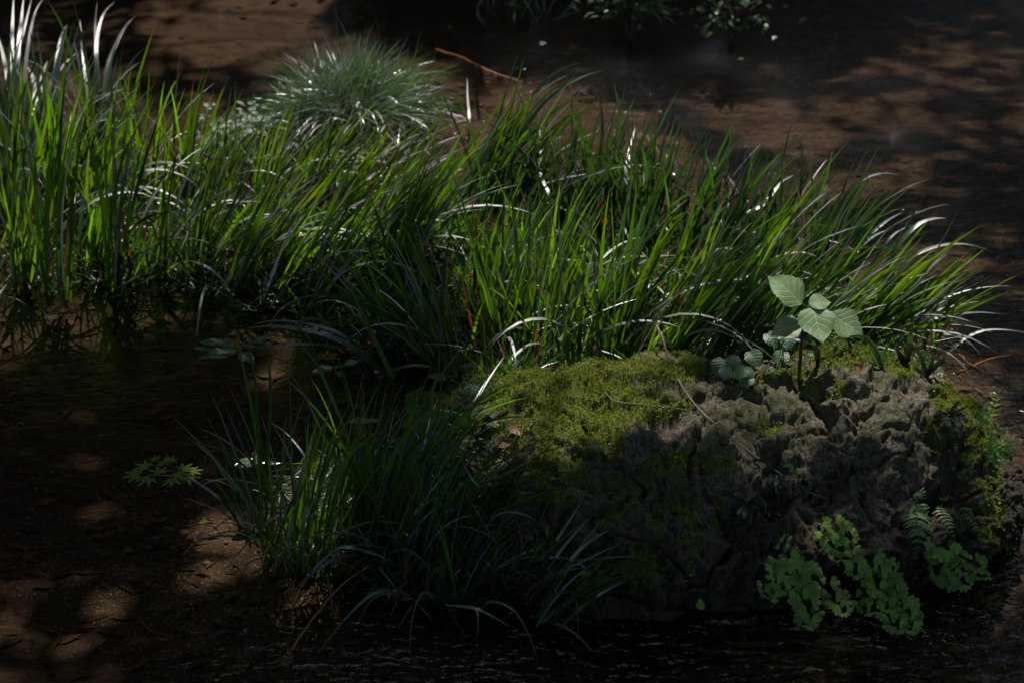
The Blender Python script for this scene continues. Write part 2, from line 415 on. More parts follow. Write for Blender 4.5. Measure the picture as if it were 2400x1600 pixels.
# ends fall to the water
lend = np.clip((xs-x_l)/.12, 0, 1); T = T*np.sqrt(lend)
yf = np.interp(xs, fx, fy); rend = np.clip((x_r-xs)/.10, 0, 1)
yf = yf+(YR-yf)*(1-np.sqrt(np.clip(rend, 0, 1)))*.9
yb = YR+.30*np.sqrt(np.clip((x_r-xs)/.2, 0, 1))+.02
a = np.linspace(-.12, 1.12, NV)*pi
A, XX = np.meshgrid(a, xs, indexing='ij')
ca, sa = np.cos(A), np.sin(A)
yc = YR
front = A < pi/2
YY = np.where(front, yc-(yc-yf)[None, :]*np.sign(ca)*np.abs(ca)**.86, yc+(yb-yc)[None, :]*np.abs(ca))
ZF = (1-np.abs(ca)**1.75)**.85
ZZ = np.where(sa >= 0, np.maximum(T, .02)[None, :]*np.where(front, ZF, np.clip(1-np.abs(ca)**1.15, 0, 1)**.9), -.22*np.abs(sa)/.37*.9)
P = np.stack([XX, YY, ZZ], -1)
du = np.gradient(P, axis=1); dv = np.gradient(P, axis=0)
N = np.cross(du, dv); N /= np.linalg.norm(N, axis=-1, keepdims=True)+1e-9
if N[NV//2, NU//2, 2] < 0: N = -N
D = np.zeros(NU*NV); Pf = P.reshape(-1, 3); nn = noise
for i in range(NU*NV):
    x, y, z = Pf[i]
    v0 = Vector((x, y, z))
    wv = nn.noise_vector(v0*7)*.035+nn.noise_vector(v0*24)*.014
    q = v0+wv
    big = nn.noise(v0*3.6)*.4+nn.noise(q*8)*.6
    pm = .55+.45*max(-1, min(1, nn.noise(v0*5+Vector((5, 1, 2)))*3))
    n1 = nn.noise(Vector((q.x*11, q.y*11, q.z*17))); n2 = nn.noise(q*27+Vector((3, 7, 1))); n3 = nn.noise(q*62+Vector((1, 2, 9)))
    n4 = nn.noise(q*118+Vector((4, 4, 1)))
    cav = -max(0, n1-.06)**.75*.070*pm-max(0, n2-.04)**.7*.038*(.2+.8*pm)-max(0, n3)**.6*.016-max(0, n4)**.6*.009
    rg = nn.ridged_multi_fractal(q*9, .8, 2.2, 5, 1.0, 2.0)
    crk = -max(0, .055-abs(nn.noise(Vector((q.x*5+3, q.y*5, q.z*9)))))*.45
    D[i] = big*.062+(rg-1.1)*.024+cav+crk+.020
fade = np.clip(ZZ.reshape(-1)/.05+.6, .4, 1)
# keep the traced skyline: less swelling near the ridge
ridge = np.exp(-((A.reshape(-1)-pi/2)/.5)**2)
D2 = D*fade*(1-.3*ridge)
Pf = Pf+N.reshape(-1, 3)*D2[:, None]
rng2 = np.random.default_rng(3)
MOSS = [(1290, 905, 200, 62, 1), (1400, 950, 190, 60, .9), (1500, 865, 160, 34, .9), (1620, 858, 70, 22, .8), (1300, 1030, 150, 70, .8), (1570, 1095, 80, 42, .7), (1280, 1120, 130, 60, .5), (1840, 872, 70, 16, .9),
        (1975, 825, 75, 40, 1), (2130, 850, 60, 30, .9), (2240, 930, 62, 50, 1), (2290, 1010, 46, 80, .62), (2315, 1180, 36, 160, .5), (1800, 1002, 36, 20, .9), (1940, 910, 55, 30, .75), (1620, 1210, 110, 90, .4), (1500, 1330, 120, 60, .35), (1650, 1080, 120, 50, .35),
        (2200, 1000, 50, 60, .45), (1760, 880, 80, 22, .8), (1450, 1170, 90, 60, .35)]
PX = 1200+Pf[:, 0]*FP/((Pf-np.array(C0))@np.array(FW)); PY = 800-((Pf-np.array(C0))@np.array(UP))*FP/((Pf-np.array(C0))@np.array(FW))
mo = np.zeros(len(Pf))
for (u, v, ru, rv, k) in MOSS:
    q = ((PX-u)/ru)**2+((PY-v)/rv)**2; mo = np.maximum(mo, k*np.clip(1.5-q, 0, 1))
mo = np.where(A.reshape(-1) > pi*.56, np.maximum(mo, .75), mo)
nz_ = np.array([nn.fractal(Vector(p)*22, .7, 2.1, 3) for p in Pf])
moss = np.clip((mo-.45+nz_*.55)*3.6+.4, 0, 1); moss[mo < .02] = 0
idx = np.arange(NU*NV).reshape(NV, NU)
F = np.stack([idx[:-1, :-1], idx[:-1, 1:], idx[1:, 1:], idx[1:, :-1]], -1).reshape(-1, 4)
k0 = len(Pf)
me = bpy.data.meshes.new('boulder'); 
me.from_pydata(Pf.tolist(), [], F.tolist()); me.materials.append(M['rock'])
me.polygons.foreach_set('use_smooth', [True]*len(me.polygons))
ca_ = me.attributes.new('moss', 'FLOAT', 'POINT'); ca_.data.foreach_set('value', moss.astype(np.float32))
rock = tag(link('boulder', me), 'rugged pitted grey boulder with mossy top standing in the stream', 'boulder')
ROCK = BVHTree.FromPolygons([Vector(p) for p in Pf], [tuple(f) for f in F.tolist()])
me.update()
NR = np.empty(len(Pf)*3, dtype=np.float32); me.vertices.foreach_get('normal', NR); NR = NR.reshape(-1, 3)
if NR[(NV//2)*NU+NU//2, 2] < 0: NR = -NR
# moss cushions: tiny leafy sprigs standing on the stone
cand = np.nonzero(moss > .35)[0]
wgt = moss[cand]*(.2+.8*(A.reshape(-1)[cand] < pi*.62)); wgt /= wgt.sum()
pick = rng2.choice(cand, 70000, p=wgt)
mb = MB(); mb2V = []; mb2F = []
for k, i in enumerate(pick):
    p = Pf[i]; n_ = NR[i]*.7+np.array((0, -.1, .45))
    jx = rng2.normal(0, .0022, 3); p = p+jx
    L = rng2.uniform(.002, .0058)
    for q in range(2):
        dr = n_+rng2.normal(0, .55, 3); dr /= np.linalg.norm(dr)
        sd = np.cross(dr, rng2.normal(0, 1, 3)); sd /= np.linalg.norm(sd)+1e-6
        c = len(mb2V); wd = L*.26
        mb2V += [p-NR[i]*.001, p+dr*L*.55+sd*wd, p+dr*L, p+dr*L*.55-sd*wd]; mb2F.append((c, c+1, c+2, c+3))
o = tag(link('moss', mesh('moss', mb2V, mb2F, 'moss', smooth=False), rock), None, None, None, 'stuff')
def rockhit(u, v, fallback=None):
    d = ray(u, v).normalized(); h = ROCK.ray_cast(C0, d)
    if h[0] is None:
        p = aty(u, v, fallback or YR); return p, Vector((0, -.3, 1)).normalized()
    n_ = h[1]
    if n_.dot(d) > 0: n_ = -n_
    return h[0], n_

# ------------------------------------------------------------------ trees that shade the stream; two unseen overhanging crowns are gapped to place sunflecks
def lit(u, v):
    """share of sun reaching the water near that place, as read from the photograph's sunflecks"""
    L = 0; wob = max(.72, 1+.8*noise.fractal(Vector((u/85, v/42, .5)), .8, 2.1, 3))
    for (cu, cv, ru, rv, k) in LIT:
        q = (((u-cu)/ru)**2+((v-cv)/rv)**2)*wob
        L = max(L, k*(1-sstep(.55, 1.35, q)))
    for (cu, cv, ru, rv, k) in DARK:
        q = ((u-cu)/ru)**2+((v-cv)/rv)**2
        L = min(L, 1-k*(1-sstep(.75, 1.2, q)))
    return L
LIT = [(100, 420, 330, 330, 1), (430, 470, 420, 260, 1), (860, 480, 420, 300, 1), (90, 690, 280, 190, 1), (420, 700, 330, 150, 1), (800, 720, 320, 170, 1), (300, 640, 500, 150, 1), (1250, 560, 420, 300, 1), (1600, 560, 420, 330, 1), (1950, 640, 420, 300, 1), (1250, 780, 330, 150, 1),
       (640, 60, 330, 110, 1), (1500, 290, 560, 150, 1), (900, 200, 200, 170, 1), (2200, 240, 330, 170, .8), (1380, 920, 360, 120, 1), (1290, 1010, 190, 110, 1), (1620, 960, 200, 90, .9), (2040, 920, 330, 170, 1), (1300, 930, 260, 130, 1), (2370, 1180, 90, 200, 1), (1810, 1120, 150, 90, .6), (2290, 1060, 90, 120, .9), (735, 1400, 110, 130, 1), (980, 1430, 190, 90, .35), (570, 890, 130, 60, 1), (2120, 940, 220, 150, 1), (1300, 920, 220, 90, 1),
       (520, 1230, 110, 80, .95), (700, 1230, 120, 120, 1), (560, 860, 110, 60, .8), (430, 1330, 60, 60, .6), (350, 1440, 170, 70, .3), (330, 1550, 170, 60, .4), (720, 1490, 90, 50, .5), (250, 1350, 400, 250, .04), (1150, 1060, 140, 110, .9),
       (450, 960, 160, 40, .3), (560, 825, 130, 60, .7), (1560, 1570, 130, 30, .5), (1960, 1360, 250, 150, .85), (2200, 1270, 120, 110, .5), (400, 920, 140, 40, .3), (1050, 1200, 130, 120, .5)]
DARK = [(1480, 60, 140, 50, .9), (1300, 1270, 300, 120, .97), (1600, 1290, 180, 110, .85), (1400, 1480, 330, 90, .95), (200, 985, 480, 135, .97), (330, 860, 300, 60, .7), (2250, 700, 230, 60, .4), (200, 1100, 430, 100, .95), (1150, 90, 300, 55, .97), (1250, 40, 500, 60, .97), (1450, 140, 60, 40, .8), (1520, 190, 55, 38, .85), (1600, 245, 55, 38, .85), (1680, 300, 55, 38, .85), (1760, 360, 60, 40, .8), (1600, 135, 130, 22, .8), (1820, 165, 130, 22, .75), (2040, 195, 130, 24, .7), (2250, 240, 130, 26, .7), (980, 1250, 150, 120, .5), (2150, 520, 200, 60, .6)]
def tree(name, label, tx, ty, blobs, nleaf, size, h_trunk, tr=.17, masked=False, group='trees around the stream', dens=None):
    root = thing(name, (tx, ty, gz(tx, ty)-.1), label, 'tree', group)
    g0 = gz(tx, ty)-.1
    V, F, U = tube([(tx, ty, g0), (tx+.1, ty-.05, g0+h_trunk*.35), (tx+.05, ty+.05, g0+h_trunk*.7), (tx, ty, g0+h_trunk)], [tr*1.3, tr, tr*.85, tr*.6], 10)
    link('trunk', mesh('trunk', V, F, 'bark', U), root)
    mb = MB(); top = Vector((tx, ty, g0+h_trunk))
    for (bx, by, bz, r_, rz_) in blobs:
        mid = (top+Vector((bx, by, bz)))/2+Vector((random.uniform(-.3, .3), random.uniform(-.3, .3), .3))
        st = Vector((tx, ty, g0+h_trunk*random.uniform(.55, .95)))
        mb.add(*tube(spline([st, mid, (bx, by, bz)], 6), [tr*.3, tr*.2, tr*.14, tr*.1, tr*.06, tr*.03], 6))
        for _ in range(5):
            e = Vector((bx, by, bz))+Vector((random.gauss(0, r_*.5), random.gauss(0, r_*.5), random.gauss(0, rz_*.4)))
            m_ = mid.lerp(Vector((bx, by, bz)), random.random())
            mb.add(*tube([m_, m_.lerp(e, .5)+Vector((0, 0, .1)), e], [tr*.07, tr*.05, tr*.02], 5))
    link('limb', mb.mesh('limb', 'bark'), root)
    V = []; F = []; tot = sum(b[3]**2*b[4] for b in blobs)
    for (bx, by, bz, r_, rz_) in blobs:
        n = int(nleaf*r_**2*rz_/tot)
        P_ = rng.normal(0, 1, (n, 3)); P_ /= np.linalg.norm(P_, axis=1, keepdims=True); P_ *= rng.uniform(.0, 1, (n, 1))**(1/2.2)
        P_ = P_*np.array((r_, r_, rz_))+np.array((bx, by, bz))
        for p in P_:
            if masked:
                g = Vector(p)-SD*((p[2]+.10)/SD.z)
                hr = ROCK.ray_cast(Vector(p), -SD)[0] if abs(g.x-.25) < .95 and 2.8 < g.y < 4.3 else None
                if hr is not None: g = hr
                if g.y > .3:
                    uu, vv = pix(g)
                    if random.random() < lit(uu, vv): continue  # leaf left out where sun is wanted, so crown gaps shape the light
            n_ = np.array((rng.normal(0, .6), rng.normal(0, .6), 1.)); n_ /= np.linalg.norm(n_)
            t_ = np.cross(n_, rng.normal(0, 1, 3)); t_ /= np.linalg.norm(t_); b_ = np.cross(n_, t_)
            z_ = size*rng.uniform(.6, 1.3); c = len(V)
            V += [p-t_*z_*.5, p+b_*z_*.26-t_*z_*.1, p+b_*z_*.22+t_*z_*.2, p+t_*z_*.5, p-b_*z_*.22+t_*z_*.2, p-b_*z_*.26-t_*z_*.1]; F += [(c, c+1, c+2, c+3), (c, c+3, c+4, c+5)]
    link('crown', mesh('crown', V, F, 'crown', smooth=False), root)
    return root
off = SD*(6.0/SD.z)
def blobs_over(x0, x1, y0, y1, step, z=6.0, dz=.9):
    out = []; yy = y0
    while yy < y1:
        xx = x0
        while xx < x1:
            out.append((xx+off.x+random.uniform(-.2, .2), yy+off.y+random.uniform(-.2, .2), z+random.uniform(-.5, .6), step*.85, dz)); xx += step
        yy += step
    return out
tree('broadleaf_tree', 'unseen dark tree on the right bank whose boughs hang over the stream, leaf gaps shaped for the sunflecks', 6.2, 8.0, blobs_over(0.2, 5.0, 1.2, 11.5, 1.25), 85000, .105, 6.2, .22, True)
tree('broadleaf_tree', 'unseen dark tree on the left bank whose boughs hang over the stream, leaf gaps shaped for the sunflecks', -5.6, 7.0, blobs_over(-5.0, .2, 1.2, 11.5, 1.25), 85000, .105, 6.2, .22, True)
ring = [(-7.5, 13, 'behind the far left bend'), (-3.2, 14.5, 'behind the far left bank'), (1.6, 15, 'straight behind the far bank'), (6.3, 14.0, 'behind the far right bend'), (-9, 4, 'on the near left bank'), (9.5, 3, 'on the near right bank'),
        (-5, -5, 'behind the viewer on the left'), (0, -6.5, 'straight behind the viewer'), (5, -5, 'behind the viewer on the right'), (10, 9, 'on the far right bank'), (-10, 9, 'on the far left bank')]
for (tx, ty, where) in ring:
    n_ = 6; bl = []
    for k in range(n_):
        bl.append((tx+random.uniform(-1.8, 1.8), ty+random.uniform(-.9, .9), random.uniform(1.8, 7.5), random.uniform(1.5, 2.2), random.uniform(1.0, 1.5)))
    tree('broadleaf_tree', 'leafy forest tree standing '+where, tx, ty, bl, 1700 if (tx, ty) in ((1.6, 15), (6.3, 14.0)) else 6500, .30, 5.5, .18)
for k in range(9):
    tx = -9.2+2.3*k; ty = 12.3+.5*(k % 2)
    tree('broadleaf_tree', 'forest edge tree number one'.replace('number one', ('far left', 'left beyond the bend', 'left of the far tussock bank', 'behind the left stream arm', 'behind the middle of the far bank', 'behind the overhanging shrub', 'behind the right stream arm', 'right beyond the bend', 'far right')[k]), tx, ty,
         [(tx+random.uniform(-1, 1), ty+random.uniform(-.5, .5), z_, 1.35, .9) for z_ in (.9, 1.9, 2.9, 3.9, 4.9, 5.9)], (900 if k in (5, 6, 7) else 7000), .26, 5.0, .15)
# boughs overhead of the near side
tree('broadleaf_tree', 'leafy tree on the near right bank reaching over the viewer', 5.8, -1.0, [(x, y, 6.4+random.uniform(-.6, .8), 1.6, .9) for x in (-4, -1.5, 1, 3.5) for y in (-3.2, -.8, 1.6)], 6500, .28, 6, .2)

# ------------------------------------------------------------------ grass clumps
CL = []      # every clump: (root, base point)
def clump(u, v, n, hpx, lean, spread, mat, label, width=12, rad=34, group='grass clumps standing in the stream', arch=.18, name='grass_clump', cls=(.52, .38, .10), cat='grass clump', leany=0.0, archmat='arch'):
    c = ground(u, v); k = mpp(c); root = thing(name, (c.x, c.y, gz(c.x, c.y)-.01), label, cat, group); CL.append((root, c)); n = int(n*1.22) if n > 12 else n; hpx *= 1.10; spread *= .8; rad *= .8
    for i in range(n):
        r_ = rad*k*sqrt(random.random()); an = random.uniform(0, 2*pi)
        x = c.x+r_*cos(an)*1.25; y = c.y+r_*sin(an)*1.3; z = max(0, bed_h(x, y))-.03
        isarch = random.random() < arch
        L = hpx*k*1.08*random.uniform(.5, 1.0)**.6
        if isarch:
            V_ = blade_variants(archmat)[random.choice((1, 2, 2))]; L *= random.uniform(.45, .95)
            d = (random.gauss(math.tan(R(lean))*.6, .45), random.gauss(-.1, .45), 1); ws = width*.62*k/(.022*L)
            az = None
        else:
            q = random.random(); mt = 'deadblade' if random.random() < .06 and mat != 'iris' else ('dusky' if mat == 'blade' and random.random() < .15 else mat)
            if random.random() < .08: L *= 1.16
            if mt == 'deadblade': L *= random.uniform(.4, .9)
            V_ = blade_variants(mt)[0 if q < cls[0] else 1 if q < cls[0]+cls[1] else 2]
            d = (math.tan(R(lean+random.gauss(0, spread))), leany+random.gauss(0, spread/75), 1)
            ws = width*random.uniform(.65, 1.1)*k/(.022*L); az = None
        link('blade', random.choice(V_), root, blade_matrix((x, y, z), d, L, ws, az))
    return root
G = 'grass clumps standing in the stream'
# left mass, back row to front row
C_ = [
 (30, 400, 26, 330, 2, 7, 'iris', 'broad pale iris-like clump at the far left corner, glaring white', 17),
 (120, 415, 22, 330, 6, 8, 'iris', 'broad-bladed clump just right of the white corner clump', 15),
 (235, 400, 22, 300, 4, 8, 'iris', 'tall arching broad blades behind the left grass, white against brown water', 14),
 (40, 520, 46, 400, 4, 8, 'blade', 'bright green clump at the left edge in front of the white broad blades', 12),
 (140, 540, 46, 390, 7, 8, 'blade', 'sunlit green clump second from the left edge', 12),
 (250, 520, 46, 380, 6, 8, 'blade', 'upright green clump with yellow-green glowing blades, third from the left', 12),
 (340, 480, 34, 330, 3, 7, 'blade', 'upright clump whose dark tips stand against the sunlit brown stream bed', 10),
 (430, 490, 36, 320, 5, 8, 'blade', 'upright green clump left of the low leafy ground cover', 10),
 (520, 500, 38, 290, 8, 9, 'blade', 'green clump standing before the low leafy ground cover', 10),
 (610, 500, 44, 290, 14, 8, 'blade', 'slanting clump in front left of the fine round tussock', 10),
 (700, 500, 46, 290, 20, 8, 'blade', 'slanting clump directly below the fine round tussock', 10),
 (790, 510, 46, 290, 24, 8, 'blade', 'slanting glossy clump below the right side of the fine round tussock', 10),
 (880, 520, 40, 290, 24, 9, 'blade', 'leaning clump right of the slanting blades under the round tussock', 10),
 (60, 655, 30, 330, 3, 8, 'blade', 'front clump rising from dark water at the left edge', 12),
 (135, 680, 20, 480, 4, 4, 'blade', 'narrow sheaf of tall glowing blades rising from the pool, far left', 13),
 (215, 620, 30, 340, 10, 9, 'blade', 'short front clump right of the tall glowing sheaf', 11),
 (275, 665, 20, 430, 3, 6, 'blade', 'isolated bright sheaf standing in the pool left of the hanging blades', 13),
 (365, 640, 26, 330, 9, 10, 'blade', 'low front clump with drooping blades over the dark pool', 11),
 (460, 640, 34, 340, 14, 9, 'blade', 'leaning front clump over the dark pool, fifth along the edge', 11),
 (545, 670, 34, 400, 22, 8, 'blade', 'clump with broad glowing curved blades above the wet floating leaves', 13),
 (640, 690, 34, 400, 26, 8, 'blade', 'leaning clump behind the wet floating leaf sprig', 12),
 (735, 700, 34, 420, 26, 8, 'blade', 'leaning clump at the inner corner of the pool', 12),
 (830, 650, 38, 380, 26, 9, 'blade', 'dense slanting clump in the middle of the grass bed', 11),
 (930, 660, 40, 370, 16, 10, 'blade', 'middle clump behind the orange dead leaf', 11),
 (1010, 560, 40, 400, 24, 9, 'blade', 'far clump with tall blades sweeping right over the stream', 11),
 (1110, 560, 44, 410, 20, 9, 'blade', 'far clump under the long white arching blades', 12),
 (1220, 570, 40, 330, 8, 11, 'dusky', 'dusky bluish clump right of the white arching blades', 10),
 (1320, 580, 44, 360, 2, 10, 'dusky', 'dusky bluish upright clump at the centre back', 11),
 (1410, 590, 44, 370, 0, 9, 'dusky', 'dusky upright clump, darkest blades against the brown bed', 11),
 (1500, 600, 46, 350, 4, 9, 'dusky', 'dusky upright clump with white-edged blades behind', 11),
 (1600, 610, 46, 340, 6, 9, 'dusky', 'blue-green clump with pale inner blades, right of centre', 11),
 (1690, 630, 46, 340, 6, 9, 'dusky', 'blue-green upright clump behind the broad-leaved seedling', 11),
 (1790, 650, 44, 340, 9, 9, 'dusky', 'slender clump with one blade ending in a curl', 11),
 (1890, 680, 42, 350, 18, 10, 'dusky', 'right back clump fanning over the running water', 11),
 (1060, 870, 26, 400, -14, 10, 'blade', 'clump leaning left beside the mossy shoulder of the boulder', 12),
 (1165, 875, 40, 420, 0, 7, 'blade', 'straight glowing clump just behind the mossy shoulder', 12),
 (1250, 870, 40, 420, 2, 8, 'blade', 'dense upright clump rising behind the mossy slope', 12),
 (1345, 870, 34, 400, 4, 9, 'blade', 'upright clump with a few rust-edged blades behind the mossy slope', 12),
 (1440, 862, 34, 430, 8, 9, 'blade', 'clump behind the first hump of the boulder', 11),
 (1540, 850, 44, 420, 26, 9, 'blade', 'fan of glowing blades leaning right behind the boulder crest', 11),
 (1640, 860, 50, 400, 26, 9, 'blade', 'dense fan behind the violet leaves', 11),
 (1740, 860, 50, 390, 25, 9, 'blade', 'dense glowing fan directly behind the broad-leaved seedling', 11),
 (1840, 850, 50, 380, 27, 9, 'blade', 'glowing fan right behind the seedling stem', 11),
 (1940, 840, 46, 370, 32, 9, 'blade', 'fan leaning far right behind the strap-leaved ferns', 11),
 (2040, 830, 34, 340, 36, 10, 'blade', 'rightmost fan of blades arching over the running water', 10),
 (1140, 720, 40, 340, 6, 11, 'blade', 'inner clump between the glowing sheaf and the dusky clumps', 10),
 (1290, 730, 36, 340, 4, 11, 'blade', 'inner clump in the middle of the right grass bed', 10),
 (1440, 730, 40, 330, 8, 11, 'dusky', 'inner shaded clump behind the boulder hump', 10),
 (1590, 730, 40, 330, 14, 11, 'blade', 'inner clump behind the violet leaves, half shaded', 10),
 (1720, 750, 40, 330, 18, 11, 'blade', 'inner clump behind the seedling, half shaded', 10),
 (930, 790, 26, 330, -22, 12, 'darkgrass', 'dark clump with blades thrown left over the wet leaves', 11),
 (1010, 830, 22, 330, -12, 13, 'darkgrass', 'dark sparse clump left of the mossy shoulder', 11),
]
for (u, v, n, h, le, sp_, mat, lab, wd) in C_:
    clump(u, v, n, h, le, sp_, mat, lab, wd, rad=38 if mat != 'iris' else 30, arch=.10 if h > 420 else .12)
# near tussock at the left foot of the boulder
GN = 'dark grass clumps at the left foot of the boulder'
N_ = [
 (655, 1300, 30, 400, 6, 9, 'blade', 'sunlit slender clump at the left end of the near tussock', 8),
 (730, 1320, 46, 400, 7, 8, 'blade', 'glowing sheaf beside the sunlit pebbles', 8),
 (600, 1240, 14, 300, -12, 16, 'darkgrass', 'thin scattered blades leaning over the maple sprig', 7),
 (815, 1260, 44, 420, 10, 8, 'darkgrass', 'dark dense clump left of centre in the near tussock', 7),
 (880, 1290, 56, 440, 8, 9, 'darkgrass', 'darkest dense clump in the heart of the near tussock', 7),
 (950, 1310, 52, 430, 14, 10, 'darkgrass', 'dense dark clump right of the tussock heart', 7),
 (970, 1360, 36, 330, 6, 8, 'darkgrass', 'low dense clump at the water line with a yellow broken tip', 8),
 (1020, 1270, 32, 400, 26, 10, 'darkgrass', 'dark clump leaning towards the litter of curled leaves', 7),
 (1060, 1390, 40, 300, 14, 12, 'darkgrass', 'low clump in deep shade near the front water line', 8),
 (1140, 1380, 34, 280, 22, 13, 'darkgrass', 'low shaded clump with arching rusty blades', 8),
 (1220, 1390, 22, 260, 20, 14, 'darkgrass', 'sparse shaded clump against the foot of the boulder', 8),
 (1270, 1455, 20, 330, 26, 11, 'darkgrass', 'clump of long stems standing in water before the boulder', 9),
 (1000, 1080, 40, 260, 18, 14, 'darkgrass', 'clump behind the near tussock beside the long brown leaf', 8),
]
for (u, v, n, h, le, sp_, mat, lab, wd) in N_:
    clump(u, v, n, h, le, sp_, mat, lab, wd, rad=46, group=GN, arch=.22, archmat='darkgrass' if mat == 'darkgrass' else 'arch')

# single blades one can follow in the photograph, each a part of the clump it grows from
def nearest(p):
    return min(CL, key=lambda c: (c[1].x-p.x)**2+(c[1].y-p.y)**2)[0]
def trace(pts, width, mat='arch', vb=None, mode='V', h=.14, depth=None, n=16, root=None, tw=None):
    """pts tip->base along the blade; V: roughly upright in depth, A: arches forward with top height h"""
    pts = pts[::-1]; u0, v0 = pts[0]
    if depth is None: depth = .42 if mat == 'iris' else random.uniform(.0, .25) if mat == 'arch' else random.uniform(-.05, .12)
    b = ground(u0, vb if vb else v0); Yb = b.y; out = []; m = len(pts)
    for i, (u, v) in enumerate(pts):
        s_ = i/(m-1)
        if mode == 'V':
            p = aty(u, v, Yb+depth*s_**1.3)
            if p.z < .015 and i: p = at(u, v, .015)
        else:
            z = b.z+h*sin(pi*min(1, .12+s_*.86)) if i else b.z; p = at(u, v, max(.012, z))
        out.append(p)
    if vb and mode == 'V' and vb-v0 > 20: out = [aty(u0+(random.uniform(-8, 8)), vb, Yb)]+out
    P_ = spline(out, n); r0 = root or nearest(P_[0]); k = mpp(P_[n//2])
    t = (P_[n//3]-P_[0]).normalized(); view = (P_[n//2]-C0).normalized(); sd = t.cross(view).normalized()
    a_ = random.uniform(-.5, .5); sd = Matrix.Rotation(a_, 3, t) @ sd
    V, F, U = blade_geom(P_, width*k, sd, random.uniform(-.5, .5) if tw is None else tw)
    return link('blade', mesh('blade', V, F, mat, U), r0)
